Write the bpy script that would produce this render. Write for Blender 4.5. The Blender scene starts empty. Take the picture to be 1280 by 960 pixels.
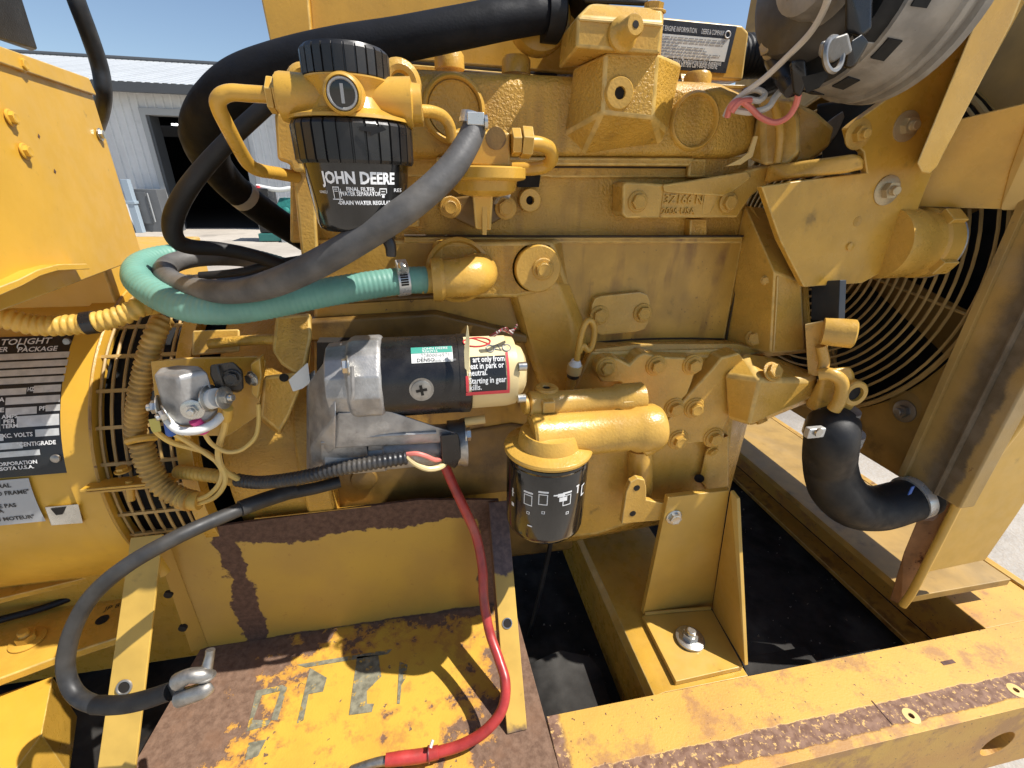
import bpy, bmesh, math, random
from mathutils import Vector, Matrix
random.seed(7)
sc = bpy.context.scene
# ------------------------------------------------------------------ camera
CZ = 1.6                      # camera height above the yard
FPX = 562.3; PITCH, YAW, ROLL = 0.420487, 0.196632, 0.0186845
_cy, _sy, _cp, _sp, _cr, _sr = math.cos(YAW), math.sin(YAW), math.cos(PITCH), math.sin(PITCH), math.cos(ROLL), math.sin(ROLL)
FW = Vector((_sy*_cp, _cy*_cp, -_sp)); _r = Vector((_cy, -_sy, 0)); _u = _r.cross(FW)
RI = _cr*_r + _sr*_u; UP = -_sr*_r + _cr*_u
CAM = Vector((0, 0, CZ))
cd = bpy.data.cameras.new('camera'); cam = bpy.data.objects.new('camera', cd); sc.collection.objects.link(cam)
cd.sensor_width = 36; cd.sensor_fit = 'HORIZONTAL'; cd.lens = FPX/1280*36; cd.clip_start = 0.02; cd.clip_end = 3000
m = Matrix((RI, UP, -FW)).transposed().to_4x4(); m.translation = CAM; cam.matrix_world = m
sc.camera = cam
# ------------------------------------------------------------------ light
SUN = Vector((0.53, -0.15, 0.83)).normalized()
w = bpy.data.worlds.new('World'); sc.world = w; w.use_nodes = True
nt = w.node_tree; sky = nt.nodes.new('ShaderNodeTexSky'); sky.sky_type = 'NISHITA'; sky.sun_disc = False
sky.sun_elevation = math.asin(SUN.z); sky.sun_rotation = math.atan2(SUN.x, SUN.y)
sky.air_density = 1.0; sky.dust_density = 0.7; sky.ozone_density = 1.2; sky.altitude = 300
bg = nt.nodes['Background']; bg.inputs[1].default_value = 0.10; nt.links.new(sky.outputs[0], bg.inputs[0])
sl = bpy.data.lights.new('sun', 'SUN'); sl.energy = 5.0; sl.angle = math.radians(0.53); sl.color = (1.0, 0.96, 0.90)
so = bpy.data.objects.new('sun', sl); sc.collection.objects.link(so); so.rotation_euler = SUN.to_track_quat('Z', 'Y').to_euler()
sc.view_settings.view_transform = 'Standard'; sc.view_settings.look = 'None'; sc.view_settings.exposure = 0.46; sc.view_settings.gamma = 1
sc.cycles.max_bounces = 8; sc.cycles.diffuse_bounces = 5; sc.cycles.glossy_bounces = 4

# ------------------------------------------------------------------ photo pixel -> place, at a given distance
def ray(px, py): return FW + RI*((px-640)/FPX) + UP*((480-py)/FPX)
def P(px, py, y): d = ray(px, py); return CAM + d*(y/d.y)
def Pz(px, py, z): d = ray(px, py); return CAM + d*(z/d.z)       # z relative to the camera
def Px(px, py, x): d = ray(px, py); return CAM + d*(x/d.x)
def RP(px, py, y, rpx): return rpx*(P(px, py, y)-CAM).dot(FW)/FPX  # pixel length -> metres there
def V(*a): return Vector(a)

# ------------------------------------------------------------------ materials
MATS = {}
def mat(name, base, rough=0.5, metal=0.0, var=0.0, vscale=20, grime=0.0, gcol=(0.05,0.028,0.012), gscale=22, rust=0.0, rcol=(0.13,0.05,0.025), rscale=30,
        bump=0.0, bscale=400, bdist=0.001, spec=0.5, coat=0.0, dust=0.0, build=None, dcol=(0.45,0.38,0.28), streak=0.0):
    mt = bpy.data.materials.new(name); mt.use_nodes = True; MATS[name] = mt
    n = mt.node_tree.nodes; l = mt.node_tree.links; b = n['Principled BSDF']
    b.inputs['Roughness'].default_value = rough; b.inputs['Metallic'].default_value = metal
    b.inputs['Specular IOR Level'].default_value = spec; b.inputs['Coat Weight'].default_value = coat; b.inputs['Coat Roughness'].default_value = 0.15
    tc = n.new('ShaderNodeTexCoord')
    def noise(scale, det=5, off=0, rgh=0.55):
        mp = n.new('ShaderNodeMapping'); mp.inputs['Location'].default_value = (off, off*1.7, off*0.6); l.new(tc.outputs['Object'], mp.inputs[0])
        t = n.new('ShaderNodeTexNoise'); t.inputs['Scale'].default_value = scale; t.inputs['Detail'].default_value = det; t.inputs['Roughness'].default_value = rgh
        l.new(mp.outputs[0], t.inputs[0]); return t.outputs['Fac']
    def ramp(src, a, c, lo=0.0, hi=1.0):
        r = n.new('ShaderNodeMapRange'); r.inputs[1].default_value = a; r.inputs[2].default_value = c; r.inputs[3].default_value = lo; r.inputs[4].default_value = hi
        r.interpolation_type = 'SMOOTHSTEP'; l.new(src, r.inputs[0]); return r.outputs[0]
    def mix(f, a, c):
        x = n.new('ShaderNodeMix'); x.data_type = 'RGBA'
        for i, v in ((0, f), (6, a), (7, c)):
            if isinstance(v, (int, float)): x.inputs[i].default_value = v
            elif isinstance(v, tuple): x.inputs[i].default_value = (*v, 1)
            else: l.new(v, x.inputs[i])
        return x.outputs[2]
    def math_(op, a, c=0.0, clamp=False):
        x = n.new('ShaderNodeMath'); x.operation = op; x.use_clamp = clamp
        for i, v in ((0, a), (1, c)):
            if isinstance(v, (int, float)): x.inputs[i].default_value = v
            else: l.new(v, x.inputs[i])
        return x.outputs[0]
    col = tuple(base); ro = None
    if var: col = mix(ramp(noise(vscale, 4, 3.1), 0.3, 0.7), tuple(c*(1-var) for c in base), tuple(min(1, c*(1+var*0.6)) for c in base))
    if dust: col = mix(ramp(noise(9, 6, 11.3), 0.45, 0.75, 0, dust), col, dcol)
    if grime:
        g = ramp(noise(gscale, 7, 5.7, 0.62), 0.66-0.22*grime, 0.80-0.1*grime, 0, min(1, 0.45+grime*0.5)); col = mix(g, col, gcol)
        g2 = ramp(noise(170, 3, 1.7), 0.70, 0.78, 0, grime); col = mix(g2, col, gcol)
    if rust:
        rr = ramp(noise(rscale, 8, 8.9, 0.65), 0.74-0.3*rust, 0.79-0.3*rust); col = mix(rr, col, mix(ramp(noise(120, 4, 2), 0.35, 0.65), rcol, tuple(c*0.45 for c in rcol)))
        ro = ramp(rr, 0, 1, rough, 0.85)
    if streak:
        mp = n.new('ShaderNodeMapping'); mp.inputs['Scale'].default_value = (1, 1, 0.16); l.new(tc.outputs['Object'], mp.inputs[0]); t = n.new('ShaderNodeTexNoise'); t.inputs['Scale'].default_value = 42; t.inputs['Detail'].default_value = 6; l.new(mp.outputs[0], t.inputs[0])
        sk_ = math_('MULTIPLY', ramp(t.outputs['Fac'], 0.46, 0.66), ramp(noise(8, 4, 15), 0.40, 0.60, 0, streak)); col = mix(sk_, col, (0.17,0.075,0.022)); fl = math_('MULTIPLY', ramp(noise(150, 5, 25, 0.7), 0.61, 0.65), ramp(noise(11, 4, 35), 0.52, 0.62, 0, min(1, streak*1.2))); col = mix(fl, col, (0.10,0.04,0.02))
    env = dict(n=n, l=l, b=b, tc=tc, noise=noise, ramp=ramp, mix=mix, math_=math_)
    hgt = None
    if build:
        res_ = build(col, **env); col, ro2 = res_[0], res_[1]; ro = ro2 if ro2 is not None else ro; hgt = res_[2] if len(res_) > 2 else None
    if isinstance(col, tuple): b.inputs['Base Color'].default_value = (*col, 1)
    else: l.new(col, b.inputs['Base Color'])
    if ro is None: ro = ramp(noise(60, 4, 6.6), 0.3, 0.7, max(0, rough-0.08), min(1, rough+0.1))
    l.new(ro, b.inputs['Roughness'])
    if bump:
        bp = n.new('ShaderNodeBump'); bp.inputs['Strength'].default_value = bump; bp.inputs['Distance'].default_value = bdist
        hs = noise(bscale, 3, 0.3)
        if hgt is not None: hs = math_('ADD', math_('MULTIPLY', hs, 0.5), hgt)
        l.new(hs, bp.inputs['Height']); l.new(bp.outputs[0], b.inputs['Normal'])
    return mt
YEL = (0.58, 0.326, 0.046)
YP  = mat('yellow_paint', YEL, 0.30, var=0.12, grime=0.20, bump=0.12, bscale=260, dust=0.06, streak=0.15, gscale=30)
YB  = mat('yellow_cabinet_paint', (0.63, 0.355, 0.040), 0.40, var=0.05, grime=0.10, gscale=60, bump=0.06, bscale=200)
YC  = mat('yellow_cast_iron', (0.55, 0.308, 0.045), 0.36, var=0.14, grime=0.22, bump=1.0, bscale=300, bdist=0.0020, dust=0.06, gscale=26, streak=0.35)
YS  = mat('yellow_smooth_casting', (0.58, 0.334, 0.058), 0.30, var=0.13, grime=0.24, bump=0.45, bscale=340, dust=0.08, streak=0.12, gscale=34)
YD  = mat('yellow_dirty_rusty', (0.52, 0.290, 0.045), 0.38, var=0.18, grime=0.35, rust=0.05, bump=0.4, bscale=280, dust=0.08, gscale=24, streak=0.9)
YO  = mat('oily_and_bore_shade_brown', (0.20, 0.112, 0.024), 0.42, var=0.3, grime=0.7, bump=0.3, gscale=12)
YLT = mat('pale_and_sunlit_yellow', (0.64, 0.44, 0.15), 0.45, var=0.1, grime=0.12, dust=0.25)
YE  = mat('yellow_edge_highlight', (0.62, 0.40, 0.105), 0.38, var=0.25, vscale=70, grime=0.3, dust=0.3)  # paler colour for bevel faces, paints highlights along the edges
RUST= mat('brown_rust', (0.12,0.062,0.045), 0.85, var=0.4, vscale=60, bump=0.8, bscale=500)
BLKR= mat('black_rubber', (0.010,0.010,0.011), 0.55, var=0.3, bump=0.15, bscale=300, dust=0.05, spec=0.35)
BLKF= mat('black_foam_sleeve', (0.006,0.0065,0.009), 0.7, var=0.3, vscale=40, bump=0.25, bscale=400, spec=0.22)
BLKP= mat('black_plastic', (0.012,0.012,0.013), 0.32, var=0.3, bump=0.08, dust=0.10)
BLKG= mat('glossy_black_paint', (0.010,0.010,0.010), 0.10, var=0.2, coat=0.4)
BLKS= mat('black_enamel', (0.014,0.013,0.013), 0.28, var=0.3, vscale=60, dust=0.15)
GRYR= mat('grey_rubber', (0.095,0.091,0.087), 0.55, var=0.35, vscale=30, dust=0.35, bump=0.25, bscale=350)
GRNR= mat('green_rubber', (0.135,0.31,0.245), 0.5, var=0.15, dust=0.16, bump=0.12, bscale=250)
CABL= mat('grey_cable_jacket', (0.022,0.023,0.025), 0.48, var=0.35, vscale=60, dust=0.10, spec=0.4, bump=0.1, bscale=200)
REDC= mat('red_cable_jacket', (0.40,0.040,0.034), 0.38, var=0.25, vscale=50, dust=0.22, grime=0.2, bump=0.1, bscale=150)
REDD= mat('dark_red_cable_jacket', (0.16,0.022,0.022), 0.4, var=0.2, dust=0.1)
ALU = mat('cast_aluminium', (0.38,0.37,0.355), 0.46, metal=0.55, var=0.3, vscale=40, grime=0.4, gcol=(0.06,0.05,0.04), bump=0.35, bscale=420)
ALUD= mat('dirty_aluminium', (0.29,0.272,0.245), 0.5, metal=0.4, var=0.3, vscale=25, grime=0.45, gcol=(0.06,0.045,0.03), bump=0.4, bscale=300, dust=0.3)
ZINC= mat('zinc_steel', (0.55,0.54,0.50), 0.3, metal=0.9, var=0.2, grime=0.2)
STL = mat('dull_steel', (0.34,0.32,0.29), 0.42, metal=0.8, var=0.3, vscale=80, grime=0.3)
OVSP= mat('oversprayed_nut', (0.50,0.40,0.24), 0.35, metal=0.45, var=0.3, vscale=120)
STNL= mat('stainless_band', (0.60,0.60,0.58), 0.30, metal=0.55, var=0.1)
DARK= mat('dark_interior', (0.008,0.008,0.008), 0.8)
HOLE= mat('hole_shadow', (0.012,0.009,0.006), 0.9)
WIRY= mat('yellow_wire', (0.72,0.48,0.12), 0.45, var=0.12, dust=0.3)
WIRW= mat('white_wire', (0.62,0.58,0.52), 0.45, var=0.12, dust=0.2)
WIRP= mat('pink_wire', (0.68,0.19,0.15), 0.4, var=0.1)
CNDY= mat('oversprayed_conduit', (0.46,0.27,0.06), 0.5, var=0.3, vscale=50, grime=0.45, gcol=(0.03,0.02,0.012), gscale=30)
CNDB= mat('black_conduit', (0.022,0.022,0.024), 0.4, dust=0.25)
BRIN= mat('vent_bars', (0.42,0.27,0.09), 0.5, var=0.2, grime=0.35)
FRAM= mat('radiator_dark_frame', (0.10,0.085,0.06), 0.6, var=0.3, grime=0.3, rust=0.15, dust=0.2)
WHTP= mat('white_print', (0.75,0.75,0.74), 0.5)
GRYP= mat('grey_print', (0.30,0.30,0.30), 0.5)
SILV= mat('brushed_plate', (0.62,0.62,0.60), 0.42, metal=0.35, var=0.15, vscale=80, grime=0.15)
BLKL= mat('black_label', (0.015,0.015,0.016), 0.35)
GRYL= mat('slate_label', (0.035,0.038,0.045), 0.3)
WLBL= mat('white_label', (0.70,0.70,0.66), 0.5, var=0.06)
CREM= mat('cream_plastic', (0.66,0.52,0.26), 0.4, var=0.08, dust=0.1)
TEAL= mat('teal_label', (0.05,0.32,0.24), 0.45)
REDL= mat('red_label', (0.62,0.05,0.06), 0.5)
MAGN= mat('magenta_plastic', (0.65,0.05,0.22), 0.4)
BLUP= mat('blue_plastic', (0.03,0.12,0.45), 0.4)
BELT= mat('belt_rubber', (0.022,0.028,0.036), 0.55)
TANK= mat('dark_tank_top', (0.024,0.022,0.020), 0.8, spec=0.2, var=0.6, vscale=14, bump=0.5, bscale=120, dust=0.5, dcol=(0.11,0.105,0.095), grime=0.3)

# ------------------------------------------------------------------ geometry helpers
COL = sc.collection
class MB:
    def __init__(s): s.v = []; s.f = []
    def add(s, vs, fs):
        o = len(s.v); s.v += [Vector(v) for v in vs]; s.f += [tuple(i+o for i in f) for f in fs]; return s
    def prism(s, pts, off):
        n = len(pts); off = Vector(off)
        return s.add(list(pts)+[Vector(p)+off for p in pts], [tuple(range(n)), tuple(range(2*n-1, n-1, -1))]+[(i, i+n, (i+1) % n+n, (i+1) % n) for i in range(n)])
    def box(s, a, b):
        x0, y0, z0 = a; x1, y1, z1 = b
        return s.prism([V(x0,y0,z0), V(x1,y0,z0), V(x1,y1,z0), V(x0,y1,z0)], (0,0,z1-z0))
    def obox(s, c, ax, ay, az):   # centre and half axes
        c = Vector(c); vs = [c+ax*i+ay*j+az*k for i in (-1,1) for j in (-1,1) for k in (-1,1)]
        return s.add(vs, [(0,1,3,2),(4,6,7,5),(0,4,5,1),(2,3,7,6),(0,2,6,4),(1,5,7,3)])
    def lathe(s, o, ax, prof, n=32, cap=True):   # prof: (distance along axis, radius)
        ax = Vector(ax).normalized(); u = ax.orthogonal().normalized() if abs(ax.z) > 0.9 or abs(ax.x) > 0.9 else ax.cross(V(0,0,1)).normalized(); q = ax.cross(u); o = Vector(o)
        vs = [o+ax*t+(u*math.cos(2*math.pi*k/n)+q*math.sin(2*math.pi*k/n))*r for t, r in prof for k in range(n)]
        fs = [(i*n+k, i*n+(k+1) % n, (i+1)*n+(k+1) % n, (i+1)*n+k) for i in range(len(prof)-1) for k in range(n)]
        if cap: fs += [tuple(range(n-1, -1, -1)), tuple((len(prof)-1)*n+k for k in range(n))]
        return s.add(vs, fs)
    def cyl(s, a, b, r, r2=None, n=24): 
        a, b = Vector(a), Vector(b); return s.lathe(a, b-a, [(0, r), ((b-a).length, r if r2 is None else r2)], n)
    def tube(s, pts, r, n=12, res=10, closed=False, corr=None, smooth=True):
        pts = [Vector(p) for p in pts]
        rs = list(r) if isinstance(r, (list, tuple)) else [r]*len(pts)
        if smooth: pts, rs = spline(pts, rs, res)
        if corr:   # ribs: (pitch, depth)
            pts, rs = resample(pts, rs, corr[0]/4)
            rs = [q-(corr[1] if k % 4 in (0, 3) else 0) for k, q in enumerate(rs)]
        N = len(pts); u = None; vs = []
        for i in range(N):
            t = (pts[min(i+1, N-1)]-pts[max(i-1, 0)]).normalized()
            if u is None: u = t.orthogonal().normalized()
            u = (u-t*u.dot(t)).normalized(); q = t.cross(u)
            vs += [pts[i]+(u*math.cos(2*math.pi*k/n)+q*math.sin(2*math.pi*k/n))*rs[i] for k in range(n)]
        fs = [(i*n+k, i*n+(k+1) % n, (i+1)*n+(k+1) % n, (i+1)*n+k) for i in range(N-1) for k in range(n)]
        return s.add(vs, fs+[tuple(range(n-1, -1, -1)), tuple((N-1)*n+k for k in range(n))])
    def ball(s, c, r, n=16, sq=(1,1,1)):
        c = Vector(c); h = n//2; vs = []
        for i in range(h+1):
            a = -math.pi/2+math.pi*i/h
            vs += [c+V(sq[0]*math.cos(a)*math.cos(2*math.pi*k/n), sq[1]*math.cos(a)*math.sin(2*math.pi*k/n), sq[2]*math.sin(a))*r for k in range(n)]
        return s.add(vs, [(i*n+k, i*n+(k+1) % n, (i+1)*n+(k+1) % n, (i+1)*n+k) for i in range(h) for k in range(n)])
    def torus(s, c, ax, R, r, n=48, k=8, a0=0, a1=2*math.pi):
        ax = Vector(ax).normalized(); u = ax.orthogonal().normalized(); q = ax.cross(u); c = Vector(c); full = abs(a1-a0-2*math.pi) < 1e-6
        vs = []; N = n if full else n+1
        for i in range(N):
            a = a0+(a1-a0)*i/n; d = u*math.cos(a)+q*math.sin(a)
            vs += [c+d*(R+r*math.cos(2*math.pi*j/k))+ax*(r*math.sin(2*math.pi*j/k)) for j in range(k)]
        return s.add(vs, [(i*k+j, ((i+1) % N)*k+j, ((i+1) % N)*k+(j+1) % k, i*k+(j+1) % k) for i in range(n) for j in range(k)])
    def hull(s, pts):
        bm = bmesh.new(); [bm.verts.new(p) for p in pts]
        r = bmesh.ops.convex_hull(bm, input=bm.verts); bmesh.ops.delete(bm, geom=list({g for g in r['geom_interior']+r['geom_unused'] if isinstance(g, bmesh.types.BMVert)}), context='VERTS')
        bmesh.ops.dissolve_limit(bm, angle_limit=math.radians(2.5), verts=bm.verts, edges=bm.edges)
        bm.verts.index_update(); s.add([v.co.copy() for v in bm.verts], [tuple(v.index for v in f.verts) for f in bm.faces]); bm.free(); return s
    def mesh(s, name, smooth=40):
        me = bpy.data.meshes.new(name); me.from_pydata([tuple(v) for v in s.v], [], s.f)
        bm = bmesh.new(); bm.from_mesh(me); bmesh.ops.remove_doubles(bm, verts=bm.verts, dist=1e-6); bmesh.ops.recalc_face_normals(bm, faces=bm.faces); bm.to_mesh(me); bm.free()
        if smooth: me.shade_smooth(); me.set_sharp_from_angle(angle=math.radians(smooth))
        return me
def spline(pts, rs, res):
    op, orr = [], []
    for i in range(len(pts)-1):
        p0, p1, p2, p3 = pts[max(i-1, 0)], pts[i], pts[i+1], pts[min(i+2, len(pts)-1)]
        for k in range(res):
            t = k/res; op.append(0.5*((2*p1)+(p2-p0)*t+(2*p0-5*p1+4*p2-p3)*t*t+(3*p1-p0-3*p2+p3)*t**3)); orr.append(rs[i]+(rs[i+1]-rs[i])*t)
    op.append(pts[-1]); orr.append(rs[-1]); return op, orr
def resample(pts, rs, step):
    op, orr, acc = [pts[0]], [rs[0]], 0.0
    for i in range(len(pts)-1):
        d = (pts[i+1]-pts[i]).length; t = step-acc
        while t <= d: f = t/d; op.append(pts[i].lerp(pts[i+1], f)); orr.append(rs[i]+(rs[i+1]-rs[i])*f); t += step
        acc = d-(t-step)
    return op, orr
def wpos(o):   # world offset of an object chain (only translations are used)
    p = Vector((0,0,0))
    while o: p = p+o.location; o = o.parent
    return p
def thing(name, label, cat, loc=(0,0,0), group=None):
    o = bpy.data.objects.new(name, None); o.empty_display_size = 0.02; COL.objects.link(o); o.location = loc
    o['label'] = label; o['category'] = cat
    if group: o['group'] = group
    return o
def link(name, me, parent=None, label=None):
    o = bpy.data.objects.new(name, me); COL.objects.link(o)
    if parent: o.parent = parent; o.location = -wpos(parent)
    if label: o['label'] = label
    return o
def obj(name, mb, mt, parent=None, bev=0.0, seg=2, smooth=40, label=None, cuts=None):
    me = mb.mesh(name, smooth if not bev else 180) if isinstance(mb, MB) else mb
    if cuts: me = boolean(me, cuts)
    if not me.materials: me.materials.append(mt)
    o = link(name, me, parent, label)
    if bev:
        if mt in (YP, YC, YS, YD, YB): me.materials.append(YE)
        b = o.modifiers.new('bevel', 'BEVEL'); b.width = bev*0.75; b.material = 1 if len(me.materials) > 1 and mt in (YP, YC, YS, YD, YB) and bev < 0.0065 else -1; b.segments = seg; b.limit_method = 'ANGLE'; b.angle_limit = math.radians(24); b.harden_normals = True
    return o
def boolean(me, cuts):
    t = bpy.data.objects.new('tmp', me); c = bpy.data.objects.new('tmpc', cuts.mesh('cut', 0)); COL.objects.link(t); COL.objects.link(c)
    md = t.modifiers.new('b', 'BOOLEAN'); md.object = c; md.operation = 'DIFFERENCE'; md.solver = 'EXACT'
    dg = bpy.context.evaluated_depsgraph_get(); r = bpy.data.meshes.new_from_object(t.evaluated_get(dg)); bpy.data.objects.remove(t); bpy.data.objects.remove(c); return r
def tag(o, label, cat, group=None, kind=None):
    if label: o['label'] = label
    if cat: o['category'] = cat
    if group: o['group'] = group
    if kind: o['kind'] = kind
    return o
def put(name, me, mt, loc, d, s, parent, roll=0.0):   # place a shared mesh modelled along -Y so that it points along d
    o = bpy.data.objects.new(name, me); COL.objects.link(o); o.parent = parent
    o.location = Vector(loc)-(wpos(parent) if parent else Vector((0,0,0))); o.rotation_euler = (Vector((0,-1,0)).rotation_difference(Vector(d)).to_matrix() @ Matrix.Rotation(roll, 3, 'Y')).to_euler()
    o.scale = (s,)*3 if isinstance(s, (int, float)) else s
    if len(me.materials) == 0: me.materials.append(mt)
    o.material_slots[0].link = 'OBJECT'; o.material_slots[0].material = mt
    return o
def ngon(r, n, y, ph=0.0): return [V(r*math.cos(ph+2*math.pi*k/n), y, r*math.sin(ph+2*math.pi*k/n)) for k in range(n)]
def hexmesh():
    m_ = MB(); m_.lathe((0,0,0), (0,-1,0), [(0, 1.35), (0.18, 1.35), (0.26, 1.22), (0.26, 0.9)], 24)
    m_.prism(ngon(1.0, 6, -0.25), (0,-0.60,0)); m_.lathe((0,-0.85,0), (0,-1,0), [(0, 0.84), (0.06, 0.70), (0.03, 0.55)], 20); return m_.mesh('bolt', 30)
HEX = hexmesh()
def studmesh():
    m_ = MB(); m_.lathe((0,0,0), (0,-1,0), [(0, 1.75), (0.16, 1.75), (0.2, 1.68)], 28); m_.prism(ngon(1.0, 6, -0.2), (0,-0.75,0)); m_.lathe((0,-0.95,0), (0,-1,0), [(0, 0.58), (0.1,0.54),(0.12,0.58),(0.22,0.54),(0.24,0.58), (0.55, 0.56), (0.62, 0.45)], 18); return m_.mesh('nut', 30)
NUT = studmesh()
def bolt(p, r, mt=None, parent=None, d=(0,-1,0), me=None, name='bolt'):
    return put(name, me or HEX, mt or YS, p, d, r, parent, random.uniform(0, 1))
def plate(name, pxs, y, th, mt, parent=None, bev=0.002, cuts=None, seg=2, label=None):   # a panel facing the viewer's side, outline at distance y
    return obj(name, MB().prism([P(a, b, y) for a, b in pxs], (0, th, 0)), mt, parent, bev, seg, cuts=cuts, label=label)
def flat(name, pxs, z, th, mt, parent=None, bev=0.002, cuts=None):    # a horizontal slab, top at height z (relative to the camera)
    return obj(name, MB().prism([Pz(a, b, z) for a, b in pxs], (0, 0, -th)), mt, parent, bev, cuts=cuts)
def H(*g):      # hull points: (px, py, y)
    return [P(*q) for q in g]
def path(*g): return [P(*q) for q in g]
TXT = {}
def text(s, size, fn, mt, parent, name='lettering', w=None, align='LEFT', sx=1.0, bold=0.0, ext=0.0):
    c = bpy.data.curves.new('t', 'FONT'); c.body = s; c.size = size; c.extrude = ext; c.align_x = align; c.resolution_u = 2; c.offset = bold
    t = bpy.data.objects.new('t', c); COL.objects.link(t); dg = bpy.context.evaluated_depsgraph_get(); me = bpy.data.meshes.new_from_object(t.evaluated_get(dg)); bpy.data.objects.remove(t)
    if w:
        ww = max(v.co.x for v in me.vertices)-min(v.co.x for v in me.vertices); sx = w/ww
    for v in me.vertices: v.co = fn(v.co.x*sx, v.co.y)+V(0, -v.co.z, 0)
    me.materials.clear(); me.materials.append(mt); return link(name, me, parent)
def planefn(o, u, v):   # flat mapping: origin, unit u, unit v
    return lambda a, b: o+u*a+v*b
# ================================================================== SETTING
def ground_build(col, noise, ramp, mix, **k):
    c = mix(ramp(noise(0.35, 6, 2), 0.35, 0.65), (0.36,0.305,0.24), (0.48,0.42,0.345)); c = mix(ramp(noise(4, 8, 4, 0.7), 0.4, 0.7, 0, 0.5), c, (0.29,0.245,0.195))
    c = mix(ramp(noise(60, 3, 9), 0.35, 0.75, 0, 0.5), c, (0.46,0.445,0.41)); c = mix(ramp(noise(0.9, 5, 19), 0.55, 0.7, 0, 0.55), c, (0.19,0.165,0.14)); return c, None
GRND = mat('yard_concrete', (0.4,0.36,0.3), 0.9, build=ground_build, bump=0.5, bscale=90, bdist=0.01)
g = obj('ground', MB().add([(-400,-400,0),(400,-400,0),(400,400,0),(-400,400,0)], [(0,1,2,3)]), GRND); tag(g, 'pale sandy concrete yard', None, kind='structure')

# ------------------------------------------------------------------ metal shed at the back of the yard
SHW = mat('shed_sheet', (0.66,0.665,0.66), 0.45, var=0.08, vscale=2, grime=0.2, gscale=1.2, gcol=(0.22,0.2,0.18)); SHR = mat('shed_roof_sheet', (0.46,0.475,0.48), 0.45, var=0.1, vscale=1.5)
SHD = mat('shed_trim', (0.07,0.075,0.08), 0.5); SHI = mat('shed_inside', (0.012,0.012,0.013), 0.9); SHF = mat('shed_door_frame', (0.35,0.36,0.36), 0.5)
YS_ = 17.5
eave = P(180, 106, YS_).z; dl, dr = P(176, 137, YS_).x, P(322, 240, YS_).x; dtop = P(230, 140, YS_).z
shed = thing('metal_shed', 'grey ribbed metal shed with a pale roof and a tall dark open doorway', 'shed', (P(230,287,YS_).x, YS_, 0))
PW = 0.90; x0s, x1s = dl-PW*9, dr+PW*8
def ribbed(wd, h, n=4):
    m_ = MB(); st = wd/n; prof = []
    for i in range(n): b = i*st; prof += [(b, 0), (b+st*0.62, 0), (b+st*0.72, -0.045), (b+st*0.88, -0.045), (b+st*0.98, 0)]
    prof.append((wd, 0))
    vs = [V(a, d, zz) for zz in (0, h) for a, d in prof]; k = len(prof); m_.add(vs, [(i, i+1, i+1+k, i+k) for i in range(k-1)]); return m_.mesh('wall_panel', 0)
wp = ribbed(PW, eave); wp.materials.append(SHW)
for i in range(9): o = link('wall_panel', wp, shed); o.location += V(dl-PW*(i+1), YS_, 0)
for i in range(8): o = link('wall_panel', wp, shed); o.location += V(dr+PW*i, YS_, 0)
wh = ribbed(PW, eave-dtop); wh.materials.append(SHW); nh = int((dr-dl)/PW)
for i in range(nh): o = link('wall_panel', wh, shed); o.location += V(dl+(dr-dl)*i/nh, YS_, dtop); o.scale = ((dr-dl)/nh/PW, 1, 1)
obj('door_frame', MB().box((dl-0.02, YS_-0.10, 0), (dl+0.12, YS_+0.30, dtop)).box((dr-0.14, YS_-0.1, 0), (dr+0.02, YS_+0.3, dtop)).box((dl-0.02, YS_-0.102, dtop-0.12), (dr+0.02, YS_+0.28, dtop+0.06)), SHF, shed)
obj('jamb', MB().box((dl+0.12, YS_-0.06, 0), (dl+0.20, YS_+0.5, dtop-0.12)), SHD, shed)
obj('gutter', MB().box((x0s, YS_-0.55, eave-0.26), (x1s, YS_-0.40, eave-0.02)), SHD, shed)
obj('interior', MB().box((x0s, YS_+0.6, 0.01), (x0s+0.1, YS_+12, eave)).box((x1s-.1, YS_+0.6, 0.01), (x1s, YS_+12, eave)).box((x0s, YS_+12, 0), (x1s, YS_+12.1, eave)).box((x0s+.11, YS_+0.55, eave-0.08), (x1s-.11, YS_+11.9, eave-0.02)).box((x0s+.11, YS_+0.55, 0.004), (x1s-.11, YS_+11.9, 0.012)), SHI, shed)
rr = ribbed(PW, 1.0); rr.materials.append(SHR); rz = P(150, 74, 24.5).z; rl = math.hypot(24.5-(YS_-0.5), rz-eave); ra = math.atan2(rz-eave, 24.5-(YS_-0.5))
for i in range(int((x1s-x0s)/PW)+2):
    o = link('roof_sheet', rr, shed); o.location += V(x0s-0.6+PW*i, YS_-0.5, eave); o.rotation_euler = (ra-math.pi/2, 0, 0); o.scale = (1, -1, rl)
obj('ridge_cap', MB().tube([V(x0s-0.6, 24.5, rz+0.03), V(x1s+0.6, 24.5, rz+0.03)], 0.09, 8, smooth=False), SHD, shed)
LMP = mat('lit_tube', (1,1,1), 0.5); LMP.node_tree.nodes['Principled BSDF'].inputs['Emission Color'].default_value = (1,1,1,1); LMP.node_tree.nodes['Principled BSDF'].inputs['Emission Strength'].default_value = 6
for i, (a, b, yy) in enumerate([(184,141,19), (273,172,24), (226,156,22)]):
    p = P(a, b, yy); t = obj('shop_light', MB().box(p+V(-0.30,-0.05,-0.03), p+V(0.30,0.05,0.03)), LMP); tag(t, ['lit tube lamp just inside the top left of the dark shed doorway', 'lit tube lamp hanging deep in the shed beside the thick black hose', 'lit tube lamp hanging in the middle of the dark shed doorway'][i], 'lamp', 'lamps inside the shed')
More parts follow.
